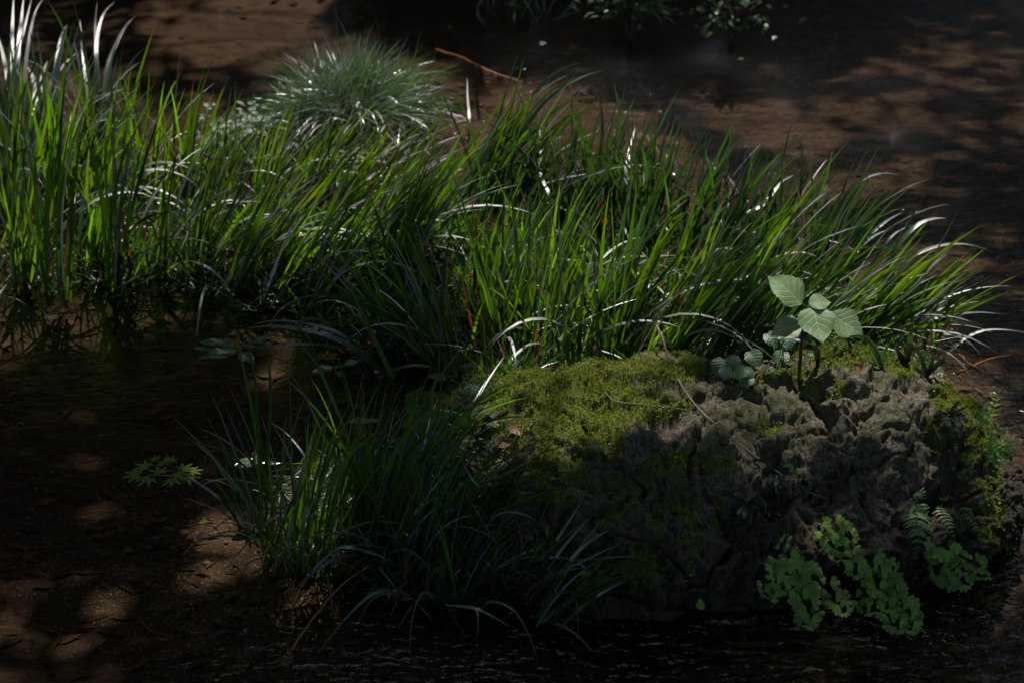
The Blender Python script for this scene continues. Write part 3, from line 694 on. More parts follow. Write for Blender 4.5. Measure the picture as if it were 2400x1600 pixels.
T_ = [
 # broad white blades at the far left
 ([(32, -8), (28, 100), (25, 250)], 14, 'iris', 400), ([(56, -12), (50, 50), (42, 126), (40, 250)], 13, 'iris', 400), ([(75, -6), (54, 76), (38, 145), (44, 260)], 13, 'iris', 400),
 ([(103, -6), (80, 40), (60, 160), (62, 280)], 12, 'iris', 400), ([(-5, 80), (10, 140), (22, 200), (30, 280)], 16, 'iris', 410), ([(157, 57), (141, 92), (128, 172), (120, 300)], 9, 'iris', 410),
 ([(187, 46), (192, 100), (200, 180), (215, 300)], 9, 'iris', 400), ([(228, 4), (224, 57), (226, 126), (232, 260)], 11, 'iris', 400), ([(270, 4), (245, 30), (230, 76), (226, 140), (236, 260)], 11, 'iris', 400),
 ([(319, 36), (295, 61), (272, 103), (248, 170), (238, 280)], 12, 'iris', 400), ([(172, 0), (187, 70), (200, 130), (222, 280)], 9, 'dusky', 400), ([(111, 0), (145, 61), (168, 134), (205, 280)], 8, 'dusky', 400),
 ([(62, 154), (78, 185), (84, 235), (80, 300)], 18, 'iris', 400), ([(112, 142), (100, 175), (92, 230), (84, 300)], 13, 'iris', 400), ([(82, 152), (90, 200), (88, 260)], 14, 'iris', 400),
 ([(368, 46), (340, 130), (318, 210), (300, 330)], 9, 'blade', 480), ([(500, 132), (478, 200), (455, 290), (440, 400)], 9, 'blade', 500),
 # blades over the back stream
 ([(1228, 134), (1205, 230), (1182, 298), (1156, 383), (1120, 520)], 15, 'blade', 560), ([(1366, 145), (1316, 161), (1278, 191), (1240, 237), (1190, 330), (1150, 450)], 12, 'arch', 560),
 ([(1416, 165), (1355, 184), (1309, 214), (1259, 260), (1200, 350), (1150, 470)], 11, 'arch', 560), ([(1412, 162), (1324, 194), (1267, 236), (1215, 310), (1165, 430)], 7, 'arch', 560),
 ([(1393, 228), (1351, 231), (1309, 252), (1267, 291), (1215, 350), (1150, 470)], 15, 'arch', 570), ([(1264, 296), (1267, 350), (1266, 409), (1290, 470)], 8, 'iris', 590),
 ([(1251, 206), (1221, 287), (1183, 383), (1150, 480)], 12, 'blade', 560), ([(1003, 260), (1014, 344), (1041, 409), (1075, 500)], 8, 'darkgrass', 580), ([(1056, 195), (1091, 268), (1114, 344), (1130, 450)], 9, 'dusky', 580),
 ([(1030, 206), (1068, 291), (1102, 383), (1120, 480)], 11, 'dusky', 580), ([(1387, 191), (1408, 249), (1412, 306), (1408, 420)], 12, 'dusky', 600), ([(1436, 184), (1447, 237), (1450, 298), (1440, 400)], 10, 'dusky', 600),
 ([(1550, 241), (1519, 298), (1496, 352), (1489, 402), (1480, 500)], 14, 'arch', 620), ([(1489, 298), (1473, 367), (1462, 460)], 11, 'arch', 620), ([(1095, 182), (1096, 230), (1100, 300)], 7, 'iris', 520),
 ([(1580, 402), (1500, 386), (1431, 394), (1374, 413), (1310, 445), (1240, 520)], 10, 'arch', 600), ([(1504, 352), (1427, 365), (1366, 371), (1313, 390), (1240, 460)], 10, 'arch', 600), ([(1225, 340), (1170, 352), (1110, 372), (1050, 410)], 7, 'arch', 540),
 ([(1395, 312), (1330, 350), (1270, 400), (1210, 480)], 8, 'arch', 580), ([(846, 322), (830, 298), (803, 282), (775, 300)], 6, 'arch', 500), ([(1725, 275), (1690, 350), (1650, 440), (1625, 520)], 11, 'dusky', 620),
 ([(1875, 305), (1880, 370), (1878, 430), (1868, 520)], 9, 'dusky', 660), ([(1855, 285), (1835, 370), (1810, 440), (1790, 540)], 10, 'dusky', 660), ([(1955, 340), (1935, 420), (1905, 500), (1880, 580)], 9, 'dusky', 680),
 ([(1648, 372), (1668, 410), (1672, 460), (1650, 540)], 11, 'arch', 620), ([(1668, 378), (1680, 420), (1674, 500)], 10, 'arch', 620), ([(1716, 445), (1705, 480), (1690, 530)], 14, 'iris', 640),
 ([(1862, 410), (1830, 430), (1790, 480), (1740, 520)], 11, 'arch', 660), ([(1947, 402), (1925, 430), (1895, 470), (1860, 540)], 13, 'arch', 680), ([(1867, 435), (1875, 465), (1885, 520)], 8, 'deadblade', 680),
 ([(2113, 411), (2067, 406), (2021, 421), (1983, 459), (1940, 524), (1900, 600)], 10, 'arch', 700), ([(2183, 428), (2147, 490), (2113, 562), (2070, 660)], 9, 'dusky', 740), ([(2220, 512), (2189, 513), (2155, 524), (2120, 555), (2090, 600), (2040, 700)], 14, 'arch', 780),
 ([(2335, 597), (2300, 581), (2258, 572), (2212, 574), (2174, 585), (2136, 605), (2070, 680)], 9, 'arch', 780), ([(2120, 495), (2075, 520), (2030, 560), (1990, 620)], 10, 'arch', 720), ([(2088, 535), (2040, 560), (2000, 610)], 8, 'arch', 720),
 ([(2142, 527), (2100, 545), (2070, 580), (2030, 650)], 8, 'arch', 740), ([(2400, 674), (2361, 671), (2308, 674), (2250, 687), (2197, 712), (2139, 745), (2060, 820)], 12, 'arch', 850), ([(2440, 800), (2400, 779), (2327, 772), (2281, 783), (2243, 806), (2208, 845)], 8, 'arch', 868),
 ([(2139, 615), (2109, 730), (2085, 830)], 10, 'blade', 850), ([(2181, 653), (2143, 730), (2110, 830)], 9, 'blade', 850), ([(2218, 642), (2189, 737), (2160, 830)], 10, 'blade', 850), ([(2270, 650), (2231, 733), (2190, 820)], 9, 'blade', 850),
 ([(2238, 752), (2160, 760), (2100, 770), (2050, 790)], 9, 'arch', 850), ([(2262, 668), (2205, 705), (2150, 760)], 6, 'arch', 850), ([(2360, 738), (2300, 732), (2240, 738), (2170, 760)], 7, 'arch', 850),
 ([(1787, 817), (1715, 798), (1646, 796), (1600, 802), (1560, 822)], 9, 'arch', 850), ([(1765, 793), (1707, 777), (1650, 773), (1600, 791), (1560, 815)], 8, 'arch', 850), ([(1806, 745), (1750, 757), (1696, 770), (1620, 800), (1580, 830)], 9, 'arch', 850),
 ([(1806, 770), (1745, 783), (1676, 795), (1640, 820)], 9, 'arch', 850),
 # centre
 ([(1030, 684), (1068, 745), (1110, 810), (1156, 873)], 12, 'blade', 880), ([(808, 641), (840, 715), (869, 775), (915, 875)], 12, 'blade', 900), ([(1096, 690), (1140, 760), (1180, 860)], 11, 'blade', 880),
 ([(1102, 791), (1045, 863), (991, 948), (960, 1030)], 9, 'arch', 1120), ([(1183, 833), (1137, 900), (1100, 970)], 9, 'arch', 1050), ([(1366, 990), (1310, 994), (1259, 1001), (1182, 1025), (1130, 1060), (1060, 1110)], 9, 'arch', 1180),
 ([(1380, 735), (1396, 775), (1402, 830)], 8, 'deadblade', 880), ([(1284, 800), (1285, 840), (1284, 880)], 5, 'deadblade', 885), ([(1330, 700), (1340, 790), (1345, 860)], 9, 'blade', 880), ([(1512, 510), (1480, 620), (1455, 740)], 10, 'blade', 870),
 # long blades over the pool
 ([(552, 768), (566, 845), (580, 905), (598, 1000), (612, 1120)], 9, 'darkgrass', 1230), ([(578, 800), (596, 880), (603, 980), (612, 1090)], 9, 'darkgrass', 1250), ([(620, 790), (632, 870), (634, 960), (625, 1080)], 10, 'darkgrass', 1240),
 ([(402, 972), (451, 1020), (497, 1066), (528, 1115), (580, 1180)], 9, 'blade', 1260), ([(461, 1001), (516, 1024), (574, 1066), (620, 1110), (670, 1170)], 6, 'arch', 1280), ([(528, 950), (551, 1005), (574, 1055), (610, 1130)], 8, 'dusky', 1260),
 ([(421, 1041), (478, 1041), (536, 1062), (590, 1110), (640, 1190)], 7, 'dusky', 1280), ([(623, 982), (673, 1016), (719, 1074), (750, 1150)], 6, 'arch', 1290), ([(635, 985), (670, 1050), (690, 1130)], 5, 'deadblade', 1290),
 ([(635, 856), (681, 879), (719, 936), (765, 1036), (800, 1130)], 9, 'dusky', 1260), ([(690, 790), (740, 850), (780, 940), (830, 1080)], 10, 'darkgrass', 1260),
]
for pts, wd, mat, vb in T_: trace(pts, wd, mat, vb)
for pts, wd, mat, vb, h in [
 ([(589, 760), (650, 751), (727, 760), (800, 783), (860, 830), (900, 870)], 9, 'dusky', 950, .16), ([(574, 770), (631, 764), (708, 772), (800, 798), (870, 850), (930, 900)], 11, 'dusky', 960, .16), ([(595, 815), (680, 806), (780, 810), (850, 838)], 8, 'dusky', 900, .12),
 ([(750, 870), (735, 815), (715, 780), (690, 762), (730, 745), (790, 760)], 10, 'arch', 800, .15), ([(335, 1114), (421, 1115), (482, 1142), (536, 1191), (566, 1240)], 7, 'dusky', 1270, .13), ([(469, 1212), (463, 1153), (497, 1126), (566, 1124), (650, 1150), (700, 1200)], 5, 'arch', 1250, .12),
 ([(541, 1187), (543, 1153), (574, 1119), (593, 1092), (620, 1110), (650, 1200)], 5, 'dusky', 1250, .13), ([(490, 1212), (555, 1218), (612, 1241), (650, 1290)], 6, 'dusky', 1300, .07), ([(524, 1337), (566, 1287), (612, 1237), (650, 1207), (700, 1210)], 7, 'arch', 1290, .09),
 ([(486, 1249), (536, 1214), (597, 1195), (673, 1191), (730, 1230)], 6, 'arch', 1290, .09), ([(650, 1455), (673, 1406), (715, 1356), (765, 1318), (800, 1302), (850, 1300)], 10, 'arch', 1330, .11), ([(637, 1352), (647, 1306), (662, 1302), (673, 1340)], 6, 'arch', 1350, .05),
 ([(746, 1528), (800, 1459), (857, 1402), (896, 1383), (935, 1392)], 10, 'arch', 1400, .09), ([(836, 1465), (869, 1406), (915, 1388), (935, 1397)], 7, 'arch', 1400, .07), ([(960, 1535), (964, 1459), (980, 1402), (999, 1386), (1018, 1405)], 9, 'arch', 1410, .10),
 ([(1263, 1555), (1244, 1497), (1217, 1444), (1194, 1421), (1163, 1409), (1140, 1412)], 8, 'arch', 1415, .10), ([(1198, 1469), (1156, 1444), (1114, 1425), (1045, 1417)], 8, 'arch', 1420, .09), ([(1117, 1499), (1121, 1459), (1114, 1425), (1080, 1420)], 6, 'arch', 1420, .08),
 ([(959, 1340), (899, 1306), (846, 1287), (800, 1281), (760, 1300)], 8, 'arch', 1330, .12), ([(910, 1405), (919, 1385), (938, 1384), (960, 1395)], 7, 'arch', 1400, .04),
 ([(1489, 1222), (1420, 1245), (1355, 1291), (1316, 1344), (1278, 1402)], 9, 'dusky', 1440, .2), ([(1534, 1251), (1450, 1275), (1374, 1310), (1259, 1367), (1230, 1400)], 6, 'dusky', 1430, .17), ([(1542, 1308), (1481, 1302), (1374, 1310), (1278, 1306), (1200, 1340)], 6, 'darkgrass', 1400, .15),
 ([(1515, 1333), (1450, 1367), (1374, 1413), (1309, 1474)], 8, 'darkgrass', 1474, .12), ([(1412, 1470), (1397, 1421), (1355, 1392), (1297, 1388), (1270, 1420)], 8, 'dusky', 1440, .11), ([(1412, 1180), (1366, 1229), (1316, 1287), (1278, 1344), (1250, 1400)], 9, 'darkgrass', 1430, .26),
 ([(1385, 1141), (1340, 1210), (1290, 1290), (1262, 1350)], 8, 'darkgrass', 1420, .28), ([(1290, 1195), (1267, 1161), (1228, 1153), (1198, 1168), (1170, 1230)], 5, 'dusky', 1330, .2), ([(1251, 1283), (1217, 1245), (1175, 1230), (1125, 1233), (1080, 1290)], 8, 'dusky', 1360, .16),
 ([(1276, 1241), (1248, 1214), (1205, 1199), (1163, 1207), (1130, 1250)], 6, 'deadblade', 1350, .18), ([(1114, 1195), (1075, 1189), (1030, 1207), (1000, 1260)], 7, 'dusky', 1340, .17), ([(1117, 1191), (1091, 1161), (1052, 1153), (1014, 1168), (985, 1230)], 7, 'dusky', 1340, .2),
 ([(1166, 1175), (1150, 1140), (1117, 1134), (1091, 1096), (1070, 1050)], 7, 'dusky', 1200, .2), ([(977, 1294), (966, 1265), (950, 1250), (930, 1246)], 6, 'deadblade', 1330, .1),
]: trace(pts, wd, mat, vb, 'A', h)
clump(1740, 900-52, 10, 120, 20, 20, 'arch', 'small tuft of pale blades on the boulder behind the violet leaves', 6, rad=20, group='small tufts on the boulder', arch=.3)

# ------------------------------------------------------------------ fine round tussock, top centre
ct = ground(828, 285); ct = Vector((ct.x, ct.y, ct.z))
tus = thing('sedge_tussock', (ct.x, ct.y, ct.z-.02), 'round tussock of hair-fine pale grass on a mound in the back stream', 'grass tussock')
def hair_dir():
    a_ = random.uniform(0, 2*pi); t_ = random.random()**.55*1.25
    return Vector((sin(t_)*cos(a_), sin(t_)*sin(a_), cos(t_)))
stuffb = MB(); kk = mpp(ct)
for i in range(4200):
    d = hair_dir(); L = random.uniform(.15, .255)*(1.35 if random.random() < .03 else 1)
    b = ct+Vector((random.gauss(0, .055), random.gauss(0, .05), -.01))+d*.02
    if i < 260:
        az = atan2(d.y, d.x); link('blade', random.choice(blade_variants('fine')[random.choice((1, 2, 2))]), tus, blade_matrix(b, d+Vector((0, 0, .25)), L*1.1, .0042/(.022*L), az))
    else:
        pts = [b]; n = 7; dd = (d+Vector((0, 0, .3))).normalized()
        droop = random.uniform(.08, .26)
        for j in range(1, n):
            dd = (dd+Vector((.02, 0, -droop))).normalized(); pts.append(pts[-1]+dd*L*1.1/(n-1))
        sd = Vector((random.gauss(0, 1), random.gauss(0, 1), random.gauss(0, .3)))
        V = []; F = []; U = []
        for j, p in enumerate(pts):
            t_ = (pts[min(n-1, j+1)]-pts[max(0, j-1)]).normalized(); s_ = t_.cross(sd).normalized()*.0019*(1-j/(n-1))**.6
            V += [p-s_, p+s_]; U += [(0, j/(n-1)), (1, j/(n-1))]
            if j: F.append((2*j-2, 2*j-1, 2*j+1, 2*j))
        stuffb.add(V, F, U)
tag(link('blades', stuffb.mesh('blades', 'fine'), tus), None, None, None, 'stuff')

# ------------------------------------------------------------------ leaves
def leaf_geom(L=1.0, W=.5, shape=(.5, 1.0, 1.4), serr=0, sdepth=.06, cup=.12, droop=.25, nu=36, nv=10, wav=.01, heart=0, fold=0, curl=0, seed=0):
    """a blade of leaf along +X from the stalk, normal +Z. shape: (position of the widest part, fullness at the base, fullness at the tip)"""
    pk, a, b = shape; V = []; U = []; F = []; r0 = random.Random(seed)
    ph = [r0.uniform(0, 6) for _ in range(4)]
    for i in range(nu+1):
        s_ = i/nu
        if s_ < pk: wd = sin(pi/2*(s_/pk))**a
        else: wd = max(0, cos(pi/2*((s_-pk)/(1-pk))))**b
        wd = max(wd, .004)
        if serr:
            f = (s_*serr) % 1.0; wd *= 1+sdepth*(f-.5)*2*min(1, (1-s_)*6)
        for j in range(-nv, nv+1):
            t_ = j/nv; y = t_*W*.5*wd; x = s_*L
            if heart: x -= heart*L*abs(t_)**2*max(0, 1-s_/.35)*min(1, s_*20+.3)
            if serr: x += abs(t_)**3*sdepth*.5*L/serr*2
            z = cup*abs(t_)*W*.5*wd*2*(.5+.5*wd) - droop*L*(s_**2) + wav*(sin(s_*11+ph[0]+t_*2)*t_*t_+sin(s_*6+ph[1]))*L
            if fold: z += fold*abs(y)
            V.append(Vector((x, y, z))); U.append((.5+t_*.5, s_))
    if curl:
        for k, p in enumerate(V):
            an = p.x/L*curl; q = p.y*3.0*curl/2/ max(.01, W)
            V[k] = Vector((sin(an)/curl*L, sin(q)*W/(3.0*curl/2), (1-cos(an))/curl*L+(1-cos(q))*W*.25+p.z))
    m = 2*nv+1
    for i in range(nu):
        for j in range(m-1): F.append((i*m+j, (i+1)*m+j, (i+1)*m+j+1, i*m+j+1))
    return V, F, U
LM = {}
def leaf_mesh(key, mat, **kw):
    if (key, mat) not in LM: LM[(key, mat)] = mesh(key, *leaf_geom(**kw)[:2], mat, leaf_geom(**kw)[2])
    return LM[(key, mat)]
def lay(base, tip, nrm, wscale=1.0):
    """matrix carrying a unit leaf from base to tip, upper face towards nrm"""
    base = Vector(base); x = Vector(tip)-base; L = x.length; x.normalize()
    z = Vector(nrm); z = (z-x*z.dot(x)).normalized(); y = z.cross(x)
    m = Matrix((x*L, y*L*wscale, z*L)).transposed().to_4x4(); m.translation = base; return m

# broad-leaved seedling on the crest
sb, _ = rockhit(1874, 868); sy = sb.y
seed = thing('seedling', sb, 'young seedling with large toothed pale green leaves on the crest of the boulder', 'seedling')
st = [sb-Vector((0, 0, .02)), aty(1877, 820, sy), aty(1882, 770, sy), aty(1892, 738, sy+.01), aty(1890, 722, sy+.01)]
link('stem', mesh('stem', *tube(spline(st, 10), [.0042-.0002*i for i in range(10)], 7)[:2], 'stem'), seed)
def sleaf(b, t, nrm, ws, seed_, mat='seedling', dyb=0, dyt=0, key='leaf', pet=None, lab=None, **kw):
    B = aty(*b, sy+dyb); T = aty(*t, sy+dyt)
    a = dict(L=1, W=.62, shape=(.40, .62, 1.25), serr=26, sdepth=.06, cup=.05, droop=.06, wav=.028, seed=seed_); a.update(kw)
    o = link(key, mesh(key, *[x for x in leaf_geom(**a)][:2], mat, leaf_geom(**a)[2]), seed, lay(B, T, nrm, ws))
    if lab: o['label'] = lab
    if pet:
        P0 = aty(*pet, sy+.01); link('petiole', mesh('petiole', *tube(spline([P0, (P0+B)/2+Vector((0, 0, .002)), B+(T-B)*.03], 5), .0016, 5)[:2], 'greenstem'), o if False else seed)
sleaf((1881, 712), (1801, 641), (.12, -.42, .9), 1.0, 1, dyb=0, dyt=.03, W=.86, pet=(1889, 724))
sleaf((1895, 711), (1950, 706), (-.1, -.42, .9), 1.0, 2, dyb=-.005, dyt=0, W=.92, pet=(1890, 724))
sleaf((1949, 735), (2027, 788), (.05, -.48, .85), 1.0, 3, dyb=.02, dyt=.0, W=.88, pet=(1893, 738))
sleaf((1903, 722), (1931, 798), (.05, -.62, .8), 1.05, 4, dyb=-.01, dyt=-.09, W=.85, shape=(.36, .55, 1.15), droop=.10, pet=(1891, 726))
sleaf((1877, 758), (1806, 782), (-.05, -.45, .9), 1.0, 5, dyb=-.01, dyt=-.03, W=.88, pet=(1884, 757), mat='seedling_pale', lab='spotted lower leaf with a small hole')
sleaf((1868, 752), (1826, 744), (.1, -.3, .9), 1.0, 6, dyb=.03, dyt=.05, W=.6, pet=(1884, 757), mat='violet')
# heart-leaved violets
def heartplant(name, cat, label, base, leaves, mat='violet', size=None, stemmat='greenstem', group=None, heart=.22, W=1.05):
    root = thing(name, base, label, cat, group)
    for (u, v, px, asp, dy) in leaves:
        c = aty(u, v, base.y+dy); k = mpp(c); rd = px*k
        nrm = Vector((random.uniform(-.25, .25), -.45 if asp < .75 else -.8, .8)).normalized()
        a_ = random.uniform(-.7, .7); x = Vector((sin(a_), -cos(a_)*.8, -.2)); x = (x-nrm*x.dot(nrm)).normalized()
        B = c-x*rd*.5; T = c+x*rd*.6
        link('leaf', leaf_mesh('heart_leaf', mat, L=1, W=W, shape=(.38, .5, .9), serr=14, sdepth=.02, cup=.09, heart=heart, wav=.015, nu=24, nv=7), root, lay(B, T, nrm))
        link('stalk', mesh('stalk', *tube(spline([base+Vector((random.uniform(-.01, .01), 0, -.01)), (base+B)/2+Vector((0, .004, .004)), B], 6), .0013, 5)[:2], stemmat), root)
    return root
b, _ = rockhit(1715, 893); heartplant('violet_plant', 'wild violet', 'cluster of blue-green heart-shaped leaves in the dip of the crest', b,
    [(1688, 860, 42, .6, .02), (1719, 851, 34, .6, .0), (1768, 838, 38, .5, .0), (1737, 872, 30, .5, -.03), (1755, 876, 26, .5, -.03), (1700, 872, 28, .5, -.02), (1808, 876, 32, .5, -.0), (1752, 892, 26, .5, -.04), (1772, 862, 20, .5, 0)])
b, _ = rockhit(1830, 862); heartplant('herb_seedling', 'small herb', 'dark toothed herb between the violets and the tall seedling stem', b, [(1810, 795, 34, .6, .05), (1848, 800, 32, .5, .05), (1832, 793, 14, .6, .05), (1830, 838, 34, .6, .07), (1842, 812, 16, .5, .04)], heart=.08, W=.8)
b = ground(1140, 950); heartplant('round_leaf_herb', 'small herb', 'round blue-green leaves left of the mossy shoulder', b, [(1105, 920, 36, .8, 0), (1140, 915, 34, .8, 0), (1125, 940, 24, .8, 0), (1092, 905, 20, .8, .02)])
b = ground(1140, 905); heartplant('clover', 'clover', 'tiny bright clover sprig above the round-leaved herb', b, [(1112, 880, 14, .8, 0), (1124, 878, 14, .8, 0), (1118, 889, 13, .8, 0), (1150, 897, 13, .8, 0), (1160, 890, 12, .7, 0)], mat='shrub')
b, _ = rockhit(1370, 1350); heartplant('pennywort', 'small herb', 'small round leaves on the shaded foot of the boulder', b, [(1370, 1347, 19, .9, -.01), (1358, 1318, 11, .9, -.01), (1366, 1328, 9, .9, -.01), (1382, 1340, 8, .9, -.01), (1370, 1326, 9, .9, 0), (1433, 1328, 10, .9, .05)], mat='maiden')
b, _ = rockhit(1645, 1422); heartplant('water_edge_herb', 'small herb', 'single small leaf by the water line under the boulder face', b, [(1643, 1418, 18, .9, -.01), (1640, 1408, 10, .9, -.01)], mat='maiden')
for q, (u, v, lab) in enumerate([(1298, 959, 'tiny sprout on the sunlit moss slope'), (1870, 1108, 'tiny sprout on the dark boulder face'), (1990, 870, 'tiny round leaves below the mossy knob on the crest')]):
    b, n_ = rockhit(u, v); heartplant('sprout', 'sprout', lab, b, [(u, v-4, 13, .9, -.006), (u+9, v+3, 11, .9, -.006), (u-7, v+5, 9, .9, -.006)], mat='maiden')

# strap-leaved ferns
def strapplant(label, u, v, leaves, wd=7, onrock=True, out=.02, group='strap-leaved ferns on the boulder'):
    b, n_ = rockhit(u, v); root = thing('strap_fern', b, label, 'strap fern', group)
    for L in leaves:
        pts = [b-n_*.004]; m = len(L)
        for i, (uu, vv) in enumerate(L):
            s_ = (i+1)/m; y = b.y-out*s_*(1 if onrock else .3)
            p = aty(uu, vv, y)
            h, hn = rockhit(uu, vv)
            if onrock and (h-C0).length < (p-C0).length+.03: p = h+(C0-h).normalized()*(.018+.03*s_)
            pts.append(p)
        P_ = spline(pts, 11); k = mpp(b); t_ = (P_[5]-P_[0]).normalized(); sd = t_.cross((b-C0).normalized()).normalized()
        V, F, U = blade_geom(P_, wd*k*2, Matrix.Rotation(random.uniform(-.4, .4), 3, t_) @ sd, random.uniform(-.4, .4), fold=.3)
        link('leaf', mesh('leaf', V, F, 'strap', U), root)
strapplant('upright dark strap fern on the crest, its two long blades leaning left', 2066, 862, [[(2056, 830), (2035, 800), (2020, 780)], [(2052, 815), (2020, 790), (1985, 788)], [(2072, 830), (2084, 800)], [(2060, 850), (2045, 825), (2030, 805)]], 6, True, 0)
strapplant('thickest upright strap fern on the crest with a curled tip', 2122, 855, [[(2132, 815), (2134, 785), (2138, 768)], [(2110, 830), (2100, 815)], [(2128, 835), (2118, 810)]], 8, True, 0)
strapplant('dark strap fern pair at the right end of the crest', 2172, 880, [[(2160, 840), (2146, 812)], [(2184, 850), (2188, 820)], [(2200, 850), (2203, 838)], [(2152, 868), (2140, 858)]], 6, True, 0)
strapplant('strap fern right behind the seedling stem', 1915, 850, [[(1912, 820), (1900, 790), (1893, 776)], [(1918, 830), (1916, 810)], [(1960, 815), (1945, 800), (1930, 792)], [(1925, 840), (1938, 835)]], 6, True, 0)
strapplant('strap fern beside the mossy knob of the crest', 1995, 825, [[(1993, 810), (1985, 795)], [(1978, 818), (1965, 812)]], 5, True, 0)
strapplant('small strap fern left of the violets', 1660, 868, [[(1658, 850), (1645, 836), (1638, 832)]], 6, True, 0)
strapplant('strap fern rosette on the upper right flank', 2222, 972, [[(2240, 950), (2252, 938)], [(2245, 962), (2270, 950)], [(2205, 966), (2190, 964)], [(2255, 972), (2262, 985)], [(2225, 990), (2238, 1012)], [(2240, 985), (2258, 995)], [(2235, 955), (2240, 945)], [(2215, 985), (2222, 1002)]], 5)
strapplant('strap fern tuft in the middle of the right flank', 2255, 1055, [[(2275, 1045), (2302, 1058)], [(2270, 1062), (2288, 1066)], [(2245, 1035), (2232, 1024)], [(2240, 1015), (2246, 1008)], [(2255, 1030), (2262, 1010)]], 5)
strapplant('lowest strap fern on the right flank', 2245, 1095, [[(2262, 1085), (2292, 1082)], [(2270, 1095), (2288, 1106)], [(2250, 1110), (2256, 1128)], [(2232, 1100), (2240, 1092)], [(2250, 1080), (2262, 1068)]], 5)
strapplant('strap fern growing where the fallen twig crosses the face', 1815, 1105, [[(1795, 1080), (1765, 1078), (1753, 1088)], [(1812, 1085), (1808, 1066)], [(1835, 1090), (1853, 1090), (1852, 1108)], [(1845, 1106), (1872, 1110)], [(1832, 1125), (1852, 1142), (1855, 1158)], [(1818, 1130), (1820, 1160)], [(1808, 1120), (1800, 1134)], [(1828, 1130), (1832, 1142)]], 6, True, .05)
strapplant('strap fern on the dark face below the twig', 1750, 1180, [[(1725, 1165), (1690, 1155)], [(1780, 1162), (1795, 1180), (1795, 1205)], [(1735, 1195), (1728, 1208)], [(1745, 1200), (1743, 1218)], [(1775, 1185), (1790, 1218)], [(1790, 1175), (1818, 1185)], [(1765, 1168), (1782, 1164)]], 6, True, .05)
strapplant('two-leaved strap fern seedling at the lower end of the twig', 1880, 1128, [[(1876, 1130), (1873, 1138)], [(1895, 1126), (1906, 1135)], [(1882, 1122), (1890, 1120)]], 4)
strapplant('two-leaved strap fern seedling right of the lower strap fern', 1812, 1196, [[(1804, 1202), (1800, 1210)], [(1822, 1200), (1832, 1210)], [(1806, 1190), (1801, 1188)]], 4)

# divided ferns: rachis with toothed pinnae
def pinna_mesh(mat='fern'):
    key = ('pinna', mat)
    if key not in LM:
        V, F, U = leaf_geom(L=1, W=.36, shape=(.22, .5, 1.0), serr=7, sdepth=.30, cup=.1, nu=28, nv=3, wav=.02)
        LM[key] = mesh('pinna', V, F, mat, U)
    return LM[key]
def frond(root, pts, maxpx, n=11, mat='fern', nrm=None, taper=1.0):
    P_ = spline(pts, 24); k = mpp(P_[0])
    fr = link('frond', mesh('frond', *tube(P_, .0009, 5)[:2], 'greenstem'), root)
    # the frond sits at the root's frame: its pinnae share that frame
    for i in range(n):
        s_ = .12+.86*i/(n-1); p = P_[int(s_*23)]; t_ = (P_[min(23, int(s_*23)+1)]-P_[max(0, int(s_*23)-1)]).normalized()
        L = maxpx*1.25*k*(min(1, (s_-.02)*4))*(1-s_**1.6*.93)*random.uniform(.88, 1.1)
        if L < .002: continue
        nr = Vector(nrm or (0, -.7, .7)); nr = (nr-t_*nr.dot(t_)).normalized(); sd = t_.cross(nr)
        for sg in (-1, 1):
            dr = (sd*sg+t_*.45+nr*random.uniform(-.25, .05)).normalized()
            o = link('pinna', pinna_mesh(mat)); o.parent = fr
            o.matrix_local = Matrix.Translation(-_W[root.name]-fr.location) @ lay(p+t_*sg*.0006, p+dr*L, nr+Vector((random.uniform(-.3, .3), 0, 0)), 1.0) if False else Matrix.Translation(-wloc(root)-fr.location) @ lay(p, p+dr*L, nr, 1.0)
    return fr
def fernplant(label, base, fronds, mat='fern', group='ferns on the boulder'):
    """fronds: (points in the photograph base->tip, half width px, dy)"""
    root = thing('fern', base, label, 'fern', group)
    for pts, mp_, dy, n in fronds:
        Q = [base] if (Vector(pix(base))-Vector(pts[0])).length < 90 else []
        for i, (u, v) in enumerate(pts):
            s_ = (i+1)/len(pts); p = aty(u, v, base.y+dy*s_); h, _n = rockhit(u, v)
            hit = ROCK.ray_cast(C0, ray(u, v).normalized())[0]
            if hit is not None and (hit-C0).length < (p-C0).length+.015: p = hit+(C0-hit).normalized()*(.012+.012*s_)
            Q.append(p)
        frond(root, Q, mp_, n, mat)
    return root
b = aty(2068, 850, 3.72); fernplant('single bright triangular frond standing on the crest', b, [([(2078, 825), (2055, 777)], 17, 0, 10)])
b = rockhit(2150, 860)[0]; fernplant('pale fern fronds behind the thickest strap fern', b, [([(2170, 850), (2110, 812)], 24, .03, 9), ([(2185, 860), (2150, 808)], 26, .02, 10), ([(2180, 850), (2205, 878), (2212, 900)], 20, 0, 8), ([(2160, 840), (2180, 812)], 22, .02, 9)])
b = rockhit(1930, 852)[0]+Vector((0, .03, 0)); fernplant('small feathery fern behind the seedling stem', b, [([(1880, 845), (1858, 838)], 14, .02, 7), ([(1900, 835), (1880, 820)], 14, .02, 7)])
b = rockhit(2290, 1010)[0] if ROCK.ray_cast(C0, ray(2290, 1010).normalized())[0] else aty(2290, 1010, 3.5)
b = aty(2300, 1000, 3.5)
fernplant('upright pale fern at the right edge against brown water', b, [([(2318, 975), (2335, 930), (2340, 900)], 22, -.02, 11), ([(2300, 985), (2330, 960), (2308, 955)], 14, 0, 7)])
b = aty(2322, 1060, 3.46)
